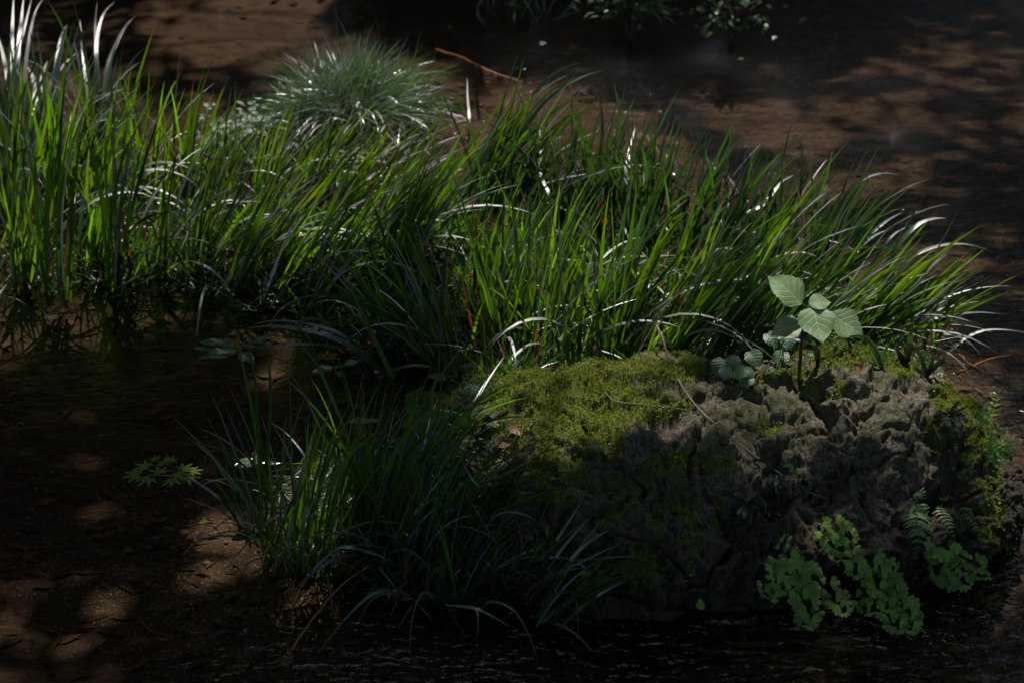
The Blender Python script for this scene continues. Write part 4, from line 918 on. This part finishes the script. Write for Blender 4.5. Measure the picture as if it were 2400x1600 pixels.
fernplant('spreading sunlit fern hanging out from the right edge of the boulder', b, [([(2320, 1050), (2350, 1010), (2400, 995)], 16, 0, 9), ([(2330, 1060), (2360, 1030), (2420, 1040)], 34, -.02, 9), ([(2330, 1075), (2370, 1050), (2400, 1055)], 30, -.04, 8), ([(2320, 1030), (2335, 1000), (2385, 1020)], 14, .01, 8)], mat='fern')
for (u, v, fr_, lab) in [
 (1372, 1032, [([(1380, 1030), (1405, 1050), (1425, 1070)], 15, -.01, 8), ([(1400, 1048), (1440, 1060)], 12, -.01, 7)], 'small pale fern on the grey stone below the moss slope'),
 (1340, 1158, [([(1360, 1154), (1400, 1165)], 13, -.01, 8), ([(1355, 1152), (1378, 1150)], 10, -.01, 6)], 'small pale fern on the shaded lower left face'),
 (2150, 1152, [([(2160, 1155), (2168, 1175)], 17, -.01, 6), ([(2150, 1160), (2125, 1175)], 12, -.01, 6)], 'top fern of the lower right group'),
 (2145, 1180, [([(2148, 1200), (2152, 1250), (2148, 1320)], 40, -.04, 13), ([(2155, 1190), (2175, 1225), (2182, 1262)], 26, -.04, 10)], 'largest dark green fern hanging on the lower right face'),
 (2205, 1180, [([(2210, 1200), (2225, 1230), (2240, 1270)], 22, -.03, 11), ([(2215, 1165), (2240, 1168)], 12, -.01, 6)], 'fern hanging right of the largest one'),
 (2258, 1185, [([(2265, 1195), (2290, 1225)], 18, -.02, 8), ([(2265, 1215), (2285, 1235), (2300, 1262)], 16, -.02, 9)], 'rightmost small fern on the boulder flank')]:
    b = rockhit(u, v)[0]; fernplant(lab, b, fr_)

# maidenhair ferns
def fan_mesh(seed_, mat='maiden'):
    r0 = random.Random(seed_); V = [Vector((0, 0, 0))]; U = [(.5, 0)]; F = []
    n = 26; sp = R(r0.uniform(58, 76)); lob = [r0.uniform(.55, .8) for _ in range(6)]; nl = r0.choice((3, 3, 4))
    for i in range(n+1):
        s_ = i/n; a_ = -sp+2*sp*s_; f = (s_*nl) % 1.0; notch = min(f, 1-f)
        r_ = .86+.14*cos((s_-.5)*2.2) - .26*max(0, 1-notch/.14)*1.9*(0 if i in (0, n) else 1) - .03*(i % 2)
        if i in (0, n): r_ = .72
        for q in (.55, 1):
            V.append(Vector((cos(a_)*r_*q, sin(a_)*r_*q, .06*sin(s_*9+seed_)*q - .12*q*q*r_))); U.append((s_, q))
        if i:
            k = 1+2*i; F.append((0, k-2, k)); F.append((k-2, k-1, k+1, k))
    return mesh('leaflet', V, F, mat, U)
FANS = [fan_mesh(i) for i in range(7)]
def maiden(label, u, v, fronds, group='maidenhair ferns on the boulder'):
    b, n_ = rockhit(u, v); root = thing('maidenhair_fern', b, label, 'maidenhair fern', group)
    for (pts, size, n, out) in fronds:
        Q = [b]
        for i, (uu, vv) in enumerate(pts):
            s_ = (i+1)/len(pts); p = aty(uu, vv, b.y-out*s_); hit = ROCK.ray_cast(C0, ray(uu, vv).normalized())[0]
            if hit is not None and (hit-C0).length < (p-C0).length+.02: p = hit+(C0-hit).normalized()*(.02+out*.3*s_)
            if p.z < .012: p = at(uu, vv, .012)
            Q.append(p)
        P_ = spline(Q, 30); k = mpp(b)
        fr = link('frond', mesh('frond', *tube(P_, .0009, 5)[:2], 'rachis'), root)
        for i in range(n):
            s_ = .2+.8*i/(n-1); m_ = min(28, int(s_*29)); p = P_[m_]; t_ = (P_[m_+1]-P_[m_-1]).normalized()
            vw = (C0-p).normalized(); sd = t_.cross(vw).normalized(); sg = 1 if i % 2 else -1
            L = size*.80*k*random.uniform(.7, 1.15)*(1 if i < n-2 else .8)
            dr = (sd*sg*random.uniform(.5, 1.1)+t_*random.uniform(.3, .8)+Vector((0, 0, -.15))+vw*random.uniform(-.1, .35)).normalized()
            if i == n-1: dr = t_
            p0 = p+dr*L*random.uniform(.2, .7)+vw*random.uniform(0, .012)
            nr = (vw+Vector((random.gauss(0, .35), 0, .65+random.gauss(0, .25)))).normalized()
            if p0.z < .008: p0.z = .008
            o = link('leaflet', random.choice(FANS)); o.parent = fr; o.matrix_local = Matrix.Translation(-wloc(root)-fr.location) @ lay(p0, p0+dr*L, nr, random.uniform(.9, 1.15))
    return root
maiden('maidenhair fern high in the group, its bright frond bowing to the right', 1915, 1232, [([(1945, 1228), (1985, 1250), (2000, 1300), (2008, 1342)], 26, 22, .06), ([(1930, 1245), (1950, 1270), (1985, 1290)], 24, 12, .05), ([(1925, 1240), (1920, 1255), (1935, 1262)], 22, 7, .03)])
maiden('broad maidenhair fern on the left of the group reaching down to the water', 1835, 1290, [([(1850, 1310), (1880, 1360), (1905, 1405)], 30, 24, .08), ([(1840, 1320), (1870, 1380), (1895, 1420), (1895, 1468)], 30, 22, .09), ([(1870, 1330), (1920, 1360), (1960, 1400), (1980, 1435)], 27, 22, .09), ([(1830, 1290), (1840, 1265), (1845, 1255)], 16, 9, .02), ([(1820, 1320), (1815, 1345), (1850, 1400)], 24, 14, .06)])
maiden('sparse shaded maidenhair sprig at the far left of the group', 1800, 1350, [([(1790, 1375), (1800, 1395)], 18, 8, .03), ([(1810, 1370), (1815, 1400)], 18, 7, .03)])
maiden('maidenhair fern in the middle with a large lobed leaflet', 2030, 1300, [([(2045, 1320), (2055, 1345), (2052, 1372)], 36, 9, .06), ([(2060, 1320), (2085, 1330), (2095, 1330)], 28, 9, .05), ([(2030, 1380), (2020, 1400), (2035, 1435)], 22, 12, .06)])
maiden('maidenhair fern trailing down right to the water', 2085, 1330, [([(2095, 1370), (2115, 1410), (2150, 1455)], 25, 24, .08), ([(2080, 1380), (2080, 1430), (2110, 1475)], 26, 20, .08), ([(2100, 1400), (2130, 1440), (2135, 1478)], 25, 16, .08)])
maiden('maidenhair fern on the right below the hanging ferns', 2215, 1270, [([(2200, 1290), (2200, 1330), (2225, 1365)], 32, 16, .05), ([(2230, 1290), (2270, 1310), (2295, 1330)], 22, 16, .05), ([(2240, 1320), (2280, 1340), (2318, 1352)], 14, 18, .05), ([(2225, 1310), (2240, 1340), (2270, 1370)], 22, 14, .05), ([(2190, 1280), (2190, 1300), (2210, 1310)], 26, 8, .04)])

# ------------------------------------------------------------------ wet leaf sprigs on the pool
def sprig(name, label, cat, hub, leaves, mat, W=.34, z=.02, lift=.02, serr=22, stem=None, shape=(.42, .8, 1.25)):
    h = at(*hub, z); root = thing(name, h, label, cat)
    for i, (bu, bv, tu, tv, ws, hb, ht) in enumerate(leaves):
        B = at(bu, bv, z+hb); T = at(tu, tv, z+ht)
        link('leaf', mesh('leaf', *(lambda g: g[:2])(leaf_geom(L=1, W=W, shape=shape, serr=serr, sdepth=.03, cup=.10, droop=.0, wav=.015, seed=i+3, nu=40, nv=6)), mat, leaf_geom(L=1, W=W, shape=shape, serr=serr, sdepth=.03, cup=.10, droop=.0, wav=.015, seed=i+3, nu=40, nv=6)[2]), root,
             lay(B, T, (random.uniform(-.2, .2), -.15, 1), ws))
        link('petiole', mesh('petiole', *tube([h, (h+B)/2+Vector((0, 0, .003)), B+(T-B)*.02], .0014, 5)[:2], 'greenstem'), root)
    if stem: link('stem', mesh('stem', *tube(spline([at(*p, z*(1-q*.6)) for q, p in enumerate(stem)], 8), .0022, 6)[:2], 'stem'), root)
    return root
sprig('leafy_sprig', 'sprig of wet dark glossy leaves with water beads floating in the pool', 'leafy sprig', (567, 815), [
 (556, 806, 461, 803, 1, .012, .01), (525, 818, 449, 816, .9, .002, .002), (556, 822, 461, 840, 1.25, .012, .006), (575, 809, 647, 823, .8, .014, .006), (562, 824, 598, 853, 1.5, .01, .0), (570, 806, 592, 787, 1.2, .012, .03), (588, 807, 661, 777, .8, .012, .05), (600, 800, 585, 790, 1, .01, .03)], 'wetleaf', W=.36, z=.03, stem=[(567, 815), (590, 822), (640, 836), (700, 860)])
sprig('leaf_pair', 'pair of green leaves lying on the pool left of the near tussock', 'leaf pair', (604, 1082), [(603, 1078, 546, 1092, 1.9, .0, .0), (600, 1086, 676, 1084, .55, .003, .0), (598, 1074, 604, 1050, 2.2, .005, .02)], 'wetleaf', W=.34, z=.012)
d_ = sprig('sunken_sprig', 'leafy sprig lying under the running water on the right', 'leafy sprig', (2250, 725), [(2250, 722, 2325, 768, 1.3, -.04, -.05), (2256, 720, 2360, 733, .8, -.04, -.04)], 'weed', W=.36, z=-.0)
sprig('leaf_pair', 'dark wet leaves half sunk at the inner corner of the pool', 'leaf pair', (790, 860), [(780, 860, 728, 874, 1.4, 0, 0), (800, 858, 852, 842, 1.2, 0, .01), (785, 868, 800, 884, 1.4, 0, 0)], 'wetleaf', W=.4, z=.012)

# maple sprig under the surface
def maple_mesh():
    out = []; lob = [(-125, .42), (-82, .68), (-40, .92), (0, 1.0), (40, .92), (82, .68), (125, .42)]
    V = [Vector((0, 0, 0))]; U = [(.5, .5)]; F = []
    ring = []
    for i, (a_, r_) in enumerate(lob):
        ar = R(a_)
        if i: am = R((lob[i-1][0]+a_)/2); ring.append((am, .34))
        for da, rr in ((-12, .55), (-7, .72), (0, 1), (7, .72), (12, .55)): ring.append((ar+R(da), r_*rr))
    ring = [(R(-150), .12)]+ring+[(R(150), .12)]
    for a_, r_ in ring: V.append(Vector((cos(a_)*r_, sin(a_)*r_, -.12*r_*r_))); U.append((.5+a_/7, r_))
    for i in range(1, len(ring)): F.append((0, i, i+1))
    return mesh('leaf', V, F, 'maple', U)
MM = maple_mesh()
h = at(400, 1105, .015); root = thing('maple_sprig', h, 'sprig of green star-shaped maple leaves lying on the dark pool', 'maple sprig')
tw = [at(465, 1118, .01), at(430, 1108, .018), at(385, 1100, .022), at(340, 1098, .015)]
link('stem', mesh('stem', *tube(spline(tw, 8), .0015, 5)[:2], 'stem'), root)
for i, (u, v, px, a_) in enumerate([(322, 1112, 34, 200), (345, 1092, 36, 150), (350, 1120, 36, 235), (378, 1106, 34, 120), (385, 1086, 38, 95), (405, 1122, 34, 270), (428, 1098, 34, 60), (415, 1108, 30, 300), (440, 1118, 30, 330), (448, 1104, 26, 20), (365, 1075, 20, 110), (400, 1078, 24, 80), (330, 1102, 26, 170)]):
    p = at(u, v, .012+.003*(i % 4)); L = px*mpp(p)*1.15; ar = R(a_); dr = Vector((cos(ar), sin(ar), random.uniform(-.1, .1)))
    link('leaf', MM, root, lay(p, p+dr*L, (random.uniform(-.15, .15), -.1, 1)))

# ------------------------------------------------------------------ dead leaves
def deadleaf(u, v, px, a_, mat, label, z=None, W=.42, curl=0, onrock=False, tilt=.15, group=None, serr=0):
    if onrock: p, n_ = rockhit(u, v); p = p+n_*.006
    else: p = ground(u, v) if z is None else at(u, v, z); n_ = Vector((0, 0, 1)); p = p+Vector((0, 0, .006 if z is None else 0))
    L = px*mpp(p); ar = R(a_); dr = Vector((cos(ar), sin(ar), 0)); nr = (n_+Vector((random.gauss(0, tilt), random.gauss(0, tilt), 0))).normalized(); dr = (dr-nr*dr.dot(nr)).normalized()
    kw = dict(L=1, W=W, shape=(.45, .8, 1.2), serr=serr, sdepth=.05, cup=.18 if not curl else 0, droop=.0, wav=.02, seed=int(u+v), nu=20, nv=5, curl=curl)
    V, F, U = leaf_geom(**kw); m = lay(p-dr*L*.5, p+dr*L*.5, nr)
    m = m.copy(); o = link('dead_leaf', mesh('dead_leaf', V, F, mat, U), None, m); o.matrix_world = m
    return tag(o, label, 'dead leaf', group)
DL = 'fallen dead leaves'
for a in [(900, 697, 36, 10, 'deadred', 'small orange dead leaf lying among the middle grass', None, .55), (742, 776, 66, -4, 'deadred', 'long rust-red leaf lying on the water under the arching blades', .014, .32),
 (855, 988, 84, 12, 'deadred', 'large orange-brown leaf with clear veins behind the near tussock', .03, .42), (103, 563, 50, 0, 'deadred', 'brown leaf lying at the foot of the left grass', None, .5),
 (1450, 595, 30, 30, 'deadred', 'orange leaf fragment behind the dusky clumps', None, .5), (190, 692, 46, 28, 'deadred', 'thin orange strip of leaf in the left grass foot', .05, .16),
 (325, 770, 50, 62, 'deadred', 'brown leaf strip hanging into the pool', .03, .14), (885, 875, 24, 60, 'dead', 'small grey-brown leaf by the grass foot', None, .6), (1025, 890, 60, -40, 'dead', 'pale brown leaf left of the round-leaved herb', None, .5),
 (955, 1403, 34, 40, 'deadred', 'yellow-brown leaf at the front water line', .01, .6), (480, 1222, 34, 5, 'maple', 'small yellow-green leaf above the sunlit pebbles', -.03, .5)]:
    deadleaf(*a[:6], z=a[6], W=a[7], group=DL)
o = deadleaf(470, 1256, 30, 70, 'dead', 'pale tan leaf standing half out of the water over the pebbles', z=.02, W=.62, group=DL, tilt=.5)
o = deadleaf(487, 845, 26, -55, 'deadred', 'curled orange leaf caught on the tip of the wet sprig', z=.02, W=.5, curl=1.6, group=DL)
heap = [(1180, 975, 55), (1215, 985, 60), (1235, 1000, 44), (1200, 1012, 50), (1225, 1030, 56), (1195, 1040, 60), (1215, 1055, 44), (1180, 1060, 40), (1245, 1020, 40), (1165, 1000, 48), (1190, 1075, 44), (1240, 1045, 36), (1150, 985, 40), (1175, 1030, 34),
        (1270, 1245, 40), (1250, 1255, 44), (1280, 1200, 26), (1060, 1215, 50), (1075, 1228, 44), (1170, 1120, 34), (1100, 1100, 40), (1080, 1150, 36), (1120, 1160, 30), (1050, 1100, 40), (1010, 1150, 36), (980, 1100, 34)]
for i, (u, v, px) in enumerate(heap):
    hr = ROCK.ray_cast(C0, ray(u, v).normalized())[0]; g = ground(u, v); use = hr is not None and (hr-C0).length < (g-C0).length
    deadleaf(u, v, px, random.uniform(0, 360), 'dead', 'curled brown dead leaf in the litter between near tussock and boulder', W=random.uniform(.4, .6), curl=random.uniform(.8, 2.4), onrock=use, tilt=.6, group='curled dead leaves in the litter')
for (u, v, px, lab, mat) in [(1775, 880, 20, 'dark red leaf scrap beside the violets', 'deadred'), (1890, 868, 22, 'red leaf scrap at the foot of the seedling stem', 'deadred'), (1845, 876, 26, 'pale leaf scrap left of the seedling stem', 'dead'), (2020, 866, 34, 'dark red leaf scrap below the mossy knob', 'deadred'),
 (2210, 893, 22, 'red leaf scrap by the right moss cushion', 'deadred'), (1410, 862, 34, 'brown leaf resting on the moss skyline', 'dead'), (1740, 930, 34, 'pale brown leaf stuck to the face below the violets', 'dead'), (1815, 885, 20, 'tan leaf scrap in the dip of the crest', 'dead'), (1700, 893, 20, 'red leaf scrap under the violet leaves', 'deadred'), (1925, 884, 18, 'rust scrap on the crest edge', 'deadred')]:
    deadleaf(u, v, px, random.uniform(0, 360), mat, lab, onrock=True, W=.5, curl=1.0, tilt=.4, group='dead leaf scraps on the boulder')

# ------------------------------------------------------------------ twigs
def twig(name, label, runs, rad, mat='twig', cat='twig'):
    """runs: lists of 3-D points; the first is the main stem"""
    root = thing(name, runs[0][0], label, cat)
    for i, r_ in enumerate(runs):
        P_ = spline(r_, 26); nw = [p+Vector((noise.noise(p*30), noise.noise(p*30+Vector((5, 5, 5))), noise.noise(p*30+Vector((9, 1, 3)))))*rad*.8 for p in P_]
        link('stem' if i == 0 else 'side_shoot', mesh('stem', *tube(nw, rad*(1 if i == 0 else .6), 6)[:2], mat), root)
def onrock(L, lift=.008): return [rockhit(u, v)[0]+(C0-rockhit(u, v)[0]).normalized()*lift for u, v in L]
free = aty(1540, 765, 3.74)
twig('fallen_twig', 'long thin forked twig lying down the face of the boulder', [[free, aty(1555, 800, 3.70), aty(1570, 850, 3.66)]+onrock([(1598, 905), (1640, 960), (1690, 1005), (1760, 1060), (1800, 1090), (1850, 1125), (1905, 1155), (1943, 1170)], .012),
  [aty(1540, 768, 3.74), aty(1546, 763, 3.74), aty(1553, 758, 3.74)], onrock([(1785, 1075), (1775, 1045), (1762, 1012)], .012), onrock([(1776, 1046), (1775, 1035), (1788, 1026)], .012)], .0026)
twig('fallen_twig', 'hair-thin twig arching over the moss and grey stone', [onrock([(1418, 918), (1440, 938), (1480, 945), (1540, 950), (1600, 958), (1645, 970)], .012)], .0014)
twig('fallen_twig', 'short dark twig leaning among the violets', [onrock([(1775, 885), (1795, 860)], .01)+[aty(1812, 845, 3.7)]], .0016, 'stem')
twig('fallen_stick', 'straight orange-brown stick on the stream bed behind the grass', [[at(1020, 118, -.01), at(1070, 132, -.01), at(1120, 155, -.005), at(1170, 175, 0), at(1224, 193, 0)]], .006, 'rust_twig', 'stick')
twig('broken_stem', 'brown grass stem leaning into the front water beside the green blade', [[at(680, 1525, .005), at(740, 1440, .03), at(800, 1370, .06), at(865, 1325, .09)]], .0022, 'rust_twig', 'stem')
twig('sunken_stick', 'thin dark stick under water below the sunlit pebbles', [[at(440, 1478, -.07), at(480, 1430, -.06), at(540, 1400, -.05), at(600, 1375, -.03)]], .0022, 'rust_twig', 'stick')
twig('sunken_stick', 'stick lying in running water right of the boulder crest', [[at(2245, 830, -.02), at(2270, 850, -.02), at(2300, 870, -.04)]], .005, 'rust_twig', 'stick')
twig('sunken_stick', 'long stick lying in running water at the right edge', [[at(2240, 875, -.03), at(2330, 838, -.03), at(2400, 830, -.03)]], .004, 'rust_twig', 'stick')
twig('sunken_stick', 'curved dark stick in the front pool, bottom left', [[at(330, 1455, -.07), at(360, 1480, -.06), at(425, 1490, -.06)]], .002, 'rust_twig', 'stick')
# ------------------------------------------------------------------ pebbles, gravel and litter on the bed
def stone_mesh(sd):
    r0 = random.Random(sd); V = []; F = []; n, m = 8, 6
    for i in range(m+1):
        for j in range(n):
            a_ = pi*i/m; b_ = 2*pi*j/n; p = Vector((sin(a_)*cos(b_), sin(a_)*sin(b_), cos(a_)))
            V.append(p*(1+.16*noise.noise(p*1.3+Vector((sd*3, 0, 0)))))
    for i in range(m):
        for j in range(n): F.append((i*n+j, (i+1)*n+j, (i+1)*n+(j+1) % n, i*n+(j+1) % n))
    return mesh('pebble', V, F, 'pebble')
ST = [stone_mesh(i) for i in range(6)]
big = [(285, 1210, 40), (215, 1240, 36), (255, 1255, 30), (325, 1245, 30), (285, 1243, 26), (395, 1245, 34), (430, 1250, 30), (230, 1260, 34), (350, 1260, 24), (380, 1220, 14), (470, 1300, 16), (435, 1315, 24), (440, 1280, 14), (463, 1298, 20), (485, 1320, 22), (420, 1270, 20), (500, 1295, 12), (505, 1312, 16), (415, 1290, 20), (458, 1328, 18), (530, 1270, 12),
       (540, 1400, 40), (500, 1385, 30), (600, 1410, 34), (620, 1330, 14), (380, 1310, 16), (350, 1285, 20), (300, 1290, 22), (250, 1300, 14), (180, 1360, 24), (330, 1390, 18), (560, 1440, 26), (270, 1370, 18)]
for i in range(150):
    u = random.gauss(430, 130); v = random.gauss(1300, 70)
    big.append((u, v, random.uniform(5, 13)))
for (u, v, px) in big:
    g = at(u, v, -.08); z = bed_h(g.x, g.y); g = at(u, v, z); r_ = px*.5*mpp(g)
    m = Matrix.Translation((g.x, g.y, z+r_*.15)) @ Matrix.Rotation(random.uniform(0, 6), 4, 'Z') @ Matrix.Diagonal((r_*1.1, r_*random.uniform(.7, 1), r_*.55, 1))
    o = link('pebble', random.choice(ST)); o.matrix_world = m
    tag(o, 'larger smooth pebble on the stream bed left of the near tussock' if px > 20 else 'small brown pebble on the stream bed left of the near tussock', 'pebble', 'larger pebbles on the stream bed' if px > 20 else 'small pebbles on the stream bed')
gv = MB(); 
for i in range(9000):
    u = random.uniform(-100, 2500); v = random.uniform(30, 1650)
    if random.random() < .5: u, v = random.gauss(420, 260), random.gauss(1330, 130)
    g = at(u, v, -.1); z = bed_h(g.x, g.y)
    if z > -.03: continue
    r_ = random.uniform(.0012, .0042); c = Vector((g.x, g.y, z)); rr = random.uniform(0, 6)
    V = [c+Vector((cos(rr+k*pi/3)*r_*random.uniform(.8, 1.2), sin(rr+k*pi/3)*r_*random.uniform(.6, 1.1), 0)) for k in range(6)]+[c+Vector((0, 0, r_*.8))]
    gv.add(V, [(k, (k+1) % 6, 6) for k in range(6)])
tag(link('gravel', gv.mesh('gravel', 'pebble')), 'fine gravel strewn on the stream bed', None, None, 'stuff')
lt = MB()
for i in range(4200):
    u = random.uniform(-150, 2550); v = random.choice((random.uniform(20, 1650), random.uniform(300, 1000)))
    g = at(u, v, -.1); z = bed_h(g.x, g.y); c = Vector((g.x, g.y, z+.004)); a_ = random.gauss(0, .7); L = random.uniform(.006, .038); wd = L*random.choice((.08, .12, .3, .4))
    d = Vector((cos(a_), sin(a_), random.uniform(-.1, .15))); s_ = Vector((-sin(a_), cos(a_), random.uniform(-.2, .2)))
    lt.add([c-d*L, c-d*L*.2+s_*wd+Vector((0, 0, .003)), c+d*L, c-d*L*.1-s_*wd], [(0, 1, 2, 3)])
tag(link('leaf_litter', lt.mesh('leaf_litter', 'litter', False)), 'dark leaf scraps and stalks strewn over the bed and mud', None, None, 'stuff')
# litter and low herbage on the mud islets
hb = MB()
for i in range(5200):
    mx, my, rx_, ry_, mh = random.choice(MUD); a_ = random.uniform(0, 2*pi); q = sqrt(random.random())*1.15
    x, y = mx+rx_*q*cos(a_), my+ry_*q*sin(a_); z = max(0.0, bed_h(x, y)); k = Vector((x, y, z))
    L = random.uniform(.03, .13); d = Vector((random.gauss(.1, .8), random.gauss(0, .8), random.uniform(.25, 1.1))).normalized()
    pts = [k]; dd = d
    for j in range(5): dd = (dd+Vector((0, 0, -.28))).normalized(); pts.append(pts[-1]+dd*L/5)
    for p_ in pts: p_.z = max(p_.z, .004)
    hb.add(*blade_geom(pts, random.uniform(.002, .005), Vector((random.gauss(0, 1), random.gauss(0, 1), 0)), .5))
tag(link('low_grass', hb.mesh('low_grass', 'darkgrass')), 'short bent grass and sprouts covering the mud between the clumps', None, None, 'stuff')
ug = MB(); ug2 = MB()
for i in range(9000):
    mx, my, rx_, ry_, mh = random.choice(MUD[4:]); a_ = random.uniform(0, 2*pi); q = sqrt(random.random())*1.05
    x, y = mx+rx_*q*cos(a_), my+ry_*q*sin(a_); z = bed_h(x, y)
    if z < -.05: continue
    uu, vv = pix((x, y, 0))
    if vv < 430 and 380 < uu: continue
    k = Vector((x, y, max(z, -.01))); L = random.uniform(.04, .14); d = Vector((random.gauss(.2, .5), random.gauss(0, .35), 1)).normalized(); dr_ = random.uniform(.02, .22)
    pts = [k]; dd = d
    for j in range(4): dd = (dd+Vector((random.gauss(0, .05), 0, -dr_))).normalized(); pts.append(pts[-1]+dd*L/4)
    (ug2 if random.random() < .16 else ug).add(*blade_geom(pts, random.uniform(.003, .0075), Vector((random.gauss(0, 1), random.gauss(0, 1), 0)), random.uniform(-1, 1)))
tag(link('sedge_undergrowth', ug.mesh('sedge_undergrowth', 'darkgrass')), 'dense short sedge filling the space between the tall clumps', None, None, 'stuff')
tag(link('straw_thatch', ug2.mesh('straw_thatch', 'deadblade')), 'brown withered blades matted between the clumps', None, None, 'stuff')
# low leafy ground cover left of the tussock
gc = thing('ground_cover_plant', ground(560, 330), 'low leafy plant with pale shining leaves left of the round tussock', 'leafy plant')
GM = [leaf_mesh('small_leaf', 'violet', L=1, W=.6, shape=(.42, .7, 1.1), cup=.12, nu=10, nv=3)]
for i in range(210):
    u = random.gauss(575, 62); v = 300+abs(random.gauss(0, 1))*-28+random.uniform(-6, 44)+((u-575)/80)**2*10; p = ground(u, v+15); p = aty(u, v, p.y); p.z = max(p.z, .01)
    a_ = random.uniform(0, 2*pi); L = random.uniform(.018, .034); d = Vector((cos(a_), sin(a_), random.uniform(-.3, .2)))
    link('leaf', GM[0], gc, lay(p, p+d*L, (random.gauss(0, .3), random.gauss(-.2, .3), 1)))
# far bank shrubs and hanging blades
def shrub(label, cx, cy, z0, rx_, ry_, h, n, size=.05, leafmat='shrub'):
    root = thing('bank_shrub', (cx, cy, gz(cx, cy)), label, 'shrub', 'shrubs on the far bank')
    st_ = MB(); g0 = Vector((cx, cy, gz(cx, cy)-.03)); V = []; F = []; U = []
    for k in range(9):
        e = Vector((cx+random.gauss(0, rx_*.5), cy+random.gauss(0, ry_*.4)-.1, z0+h*random.uniform(.3, 1)))
        P_ = spline([g0, g0.lerp(e, .5)+Vector((0, 0, h*.3)), e], 8); st_.add(*tube(P_, .008, 5))
    link('stem', st_.mesh('stem', 'bark'), root)
    mb = MB(); lg = leaf_geom(L=1, W=.6, shape=(.4, .8, 1.1), cup=.1, nu=4, nv=1)
    for k in range(n):
        p = Vector((cx+random.gauss(0, rx_*.5), cy+random.gauss(0, ry_*.5), z0+h*random.random()**1.3)); a_ = random.uniform(0, 2*pi)
        m = lay(p, p+Vector((cos(a_), sin(a_), random.uniform(-.6, .1)))*size*random.uniform(.6, 1.2), (random.gauss(0, .4), random.gauss(-.2, .4), 1))
        mb.add([m @ v for v in lg[0]], lg[1], lg[2])
    tag(link('foliage', mb.mesh('foliage', leafmat), root), None, None, None, 'stuff')
q_ = at(1480, -10, .16); shrub('leafy shrub overhanging the far bank at top centre', q_.x, q_.y, .10, .15, .12, .24, 420, .038)
q_ = at(1720, -30, .2); shrub('small weedy shrub at the water line right of the overhanging one', q_.x, q_.y, .06, .14, .1, .2, 160, .03)
shrub('dark shrub on the far bank left of the overhanging one', .1, 7.6, .12, .8, .3, .6, 1000, .06)
shrub('shrub in the far right bend at the top edge', 2.1, 9.4, .0, 1.2, .5, 1.2, 1800, .08)
shrub('shrub in the far left bend above the frame', -2.0, 9.8, .1, 1.2, .5, 1.2, 1500, .08)
hgr = clump(1240, 15, 40, 120, 10, 26, 'dusky', 'clump of grass hanging from the far bank at top centre', 9, rad=110, group='grass on the far bank', arch=.5)
twig('hanging_stick', 'pale curved stick hanging from the far bank into the water', [[at(1138, -10, .25), aty(1118, 20, at(1138, 60).y), at(1125, 45, .05), at(1140, 63, .0)]], .006, 'twig', 'stick')
# water weed under the right front
wdr = thing('water_weed', at(2250, 1330, -.03), 'olive water weed waving under water at the right foot of the boulder', 'water weed')
wb = MB()
for k in range(420):
    u = random.gauss(2270, 60) if k % 3 else random.gauss(2000, 220); v = random.gauss(1350, 45) if k % 3 else random.gauss(1520, 25)
    p = at(u, v, -.05); pts = [p]; d = Vector((-.8, -.5, 0)) if k % 3 else Vector((-1, -.15, 0))
    for j in range(7): pts.append(pts[-1]+(d+Vector((random.gauss(0, .5), random.gauss(0, .4), 0))).normalized()*.009+Vector((0, 0, .0015)))
    for p_ in pts: p_.z = min(p_.z, -.012)
    wb.add(*blade_geom(pts, random.uniform(.002, .006), Vector((0, 1, .3)), .8))
tag(link('weed_strands', wb.mesh('weed_strands', 'weed'), wdr), None, None, None, 'stuff')

# small leaf scraps drifting on the water
for (u, v, px, lab, mat) in [(585, 72, 22, 'yellow-green scrap afloat left of the round tussock', 'maple'), (1053, 65, 10, 'tiny yellow scrap afloat right of the round tussock', 'maple'), (1272, 103, 26, 'pale brown scrap afloat beyond the orange stick', 'dead'), (1737, 139, 14, 'bright yellow-green scrap afloat under the far bank', 'maple'),
    (2031, 357, 8, 'tiny bright scrap afloat in the middle of the right-hand current', 'maple'), (2343, 284, 8, 'tiny bright scrap afloat near the right edge', 'maple'), (1545, 262, 14, 'small orange scrap afloat behind the dusky clumps', 'deadred'), (2345, 345, 10, 'small orange scrap afloat at the right edge', 'deadred'), (1995, 260, 10, 'small green scrap afloat among the ripples', 'maple'),
    (105, 1259, 8, 'tiny green scrap over the dark pool at the left', 'maple'), (537, 1237, 14, 'pale green seed afloat beside the sunlit pebbles', 'maple'), (2094, 567, 12, 'pale pink scrap afloat right of the glossy arching blades', 'dead'), (2210, 716, 10, 'small yellow scrap afloat by the sunken sprig', 'maple')]:
    deadleaf(u, v, px, random.uniform(0, 360), mat, lab, z=.004, W=.6, tilt=.1, group='leaf scraps drifting on the water')
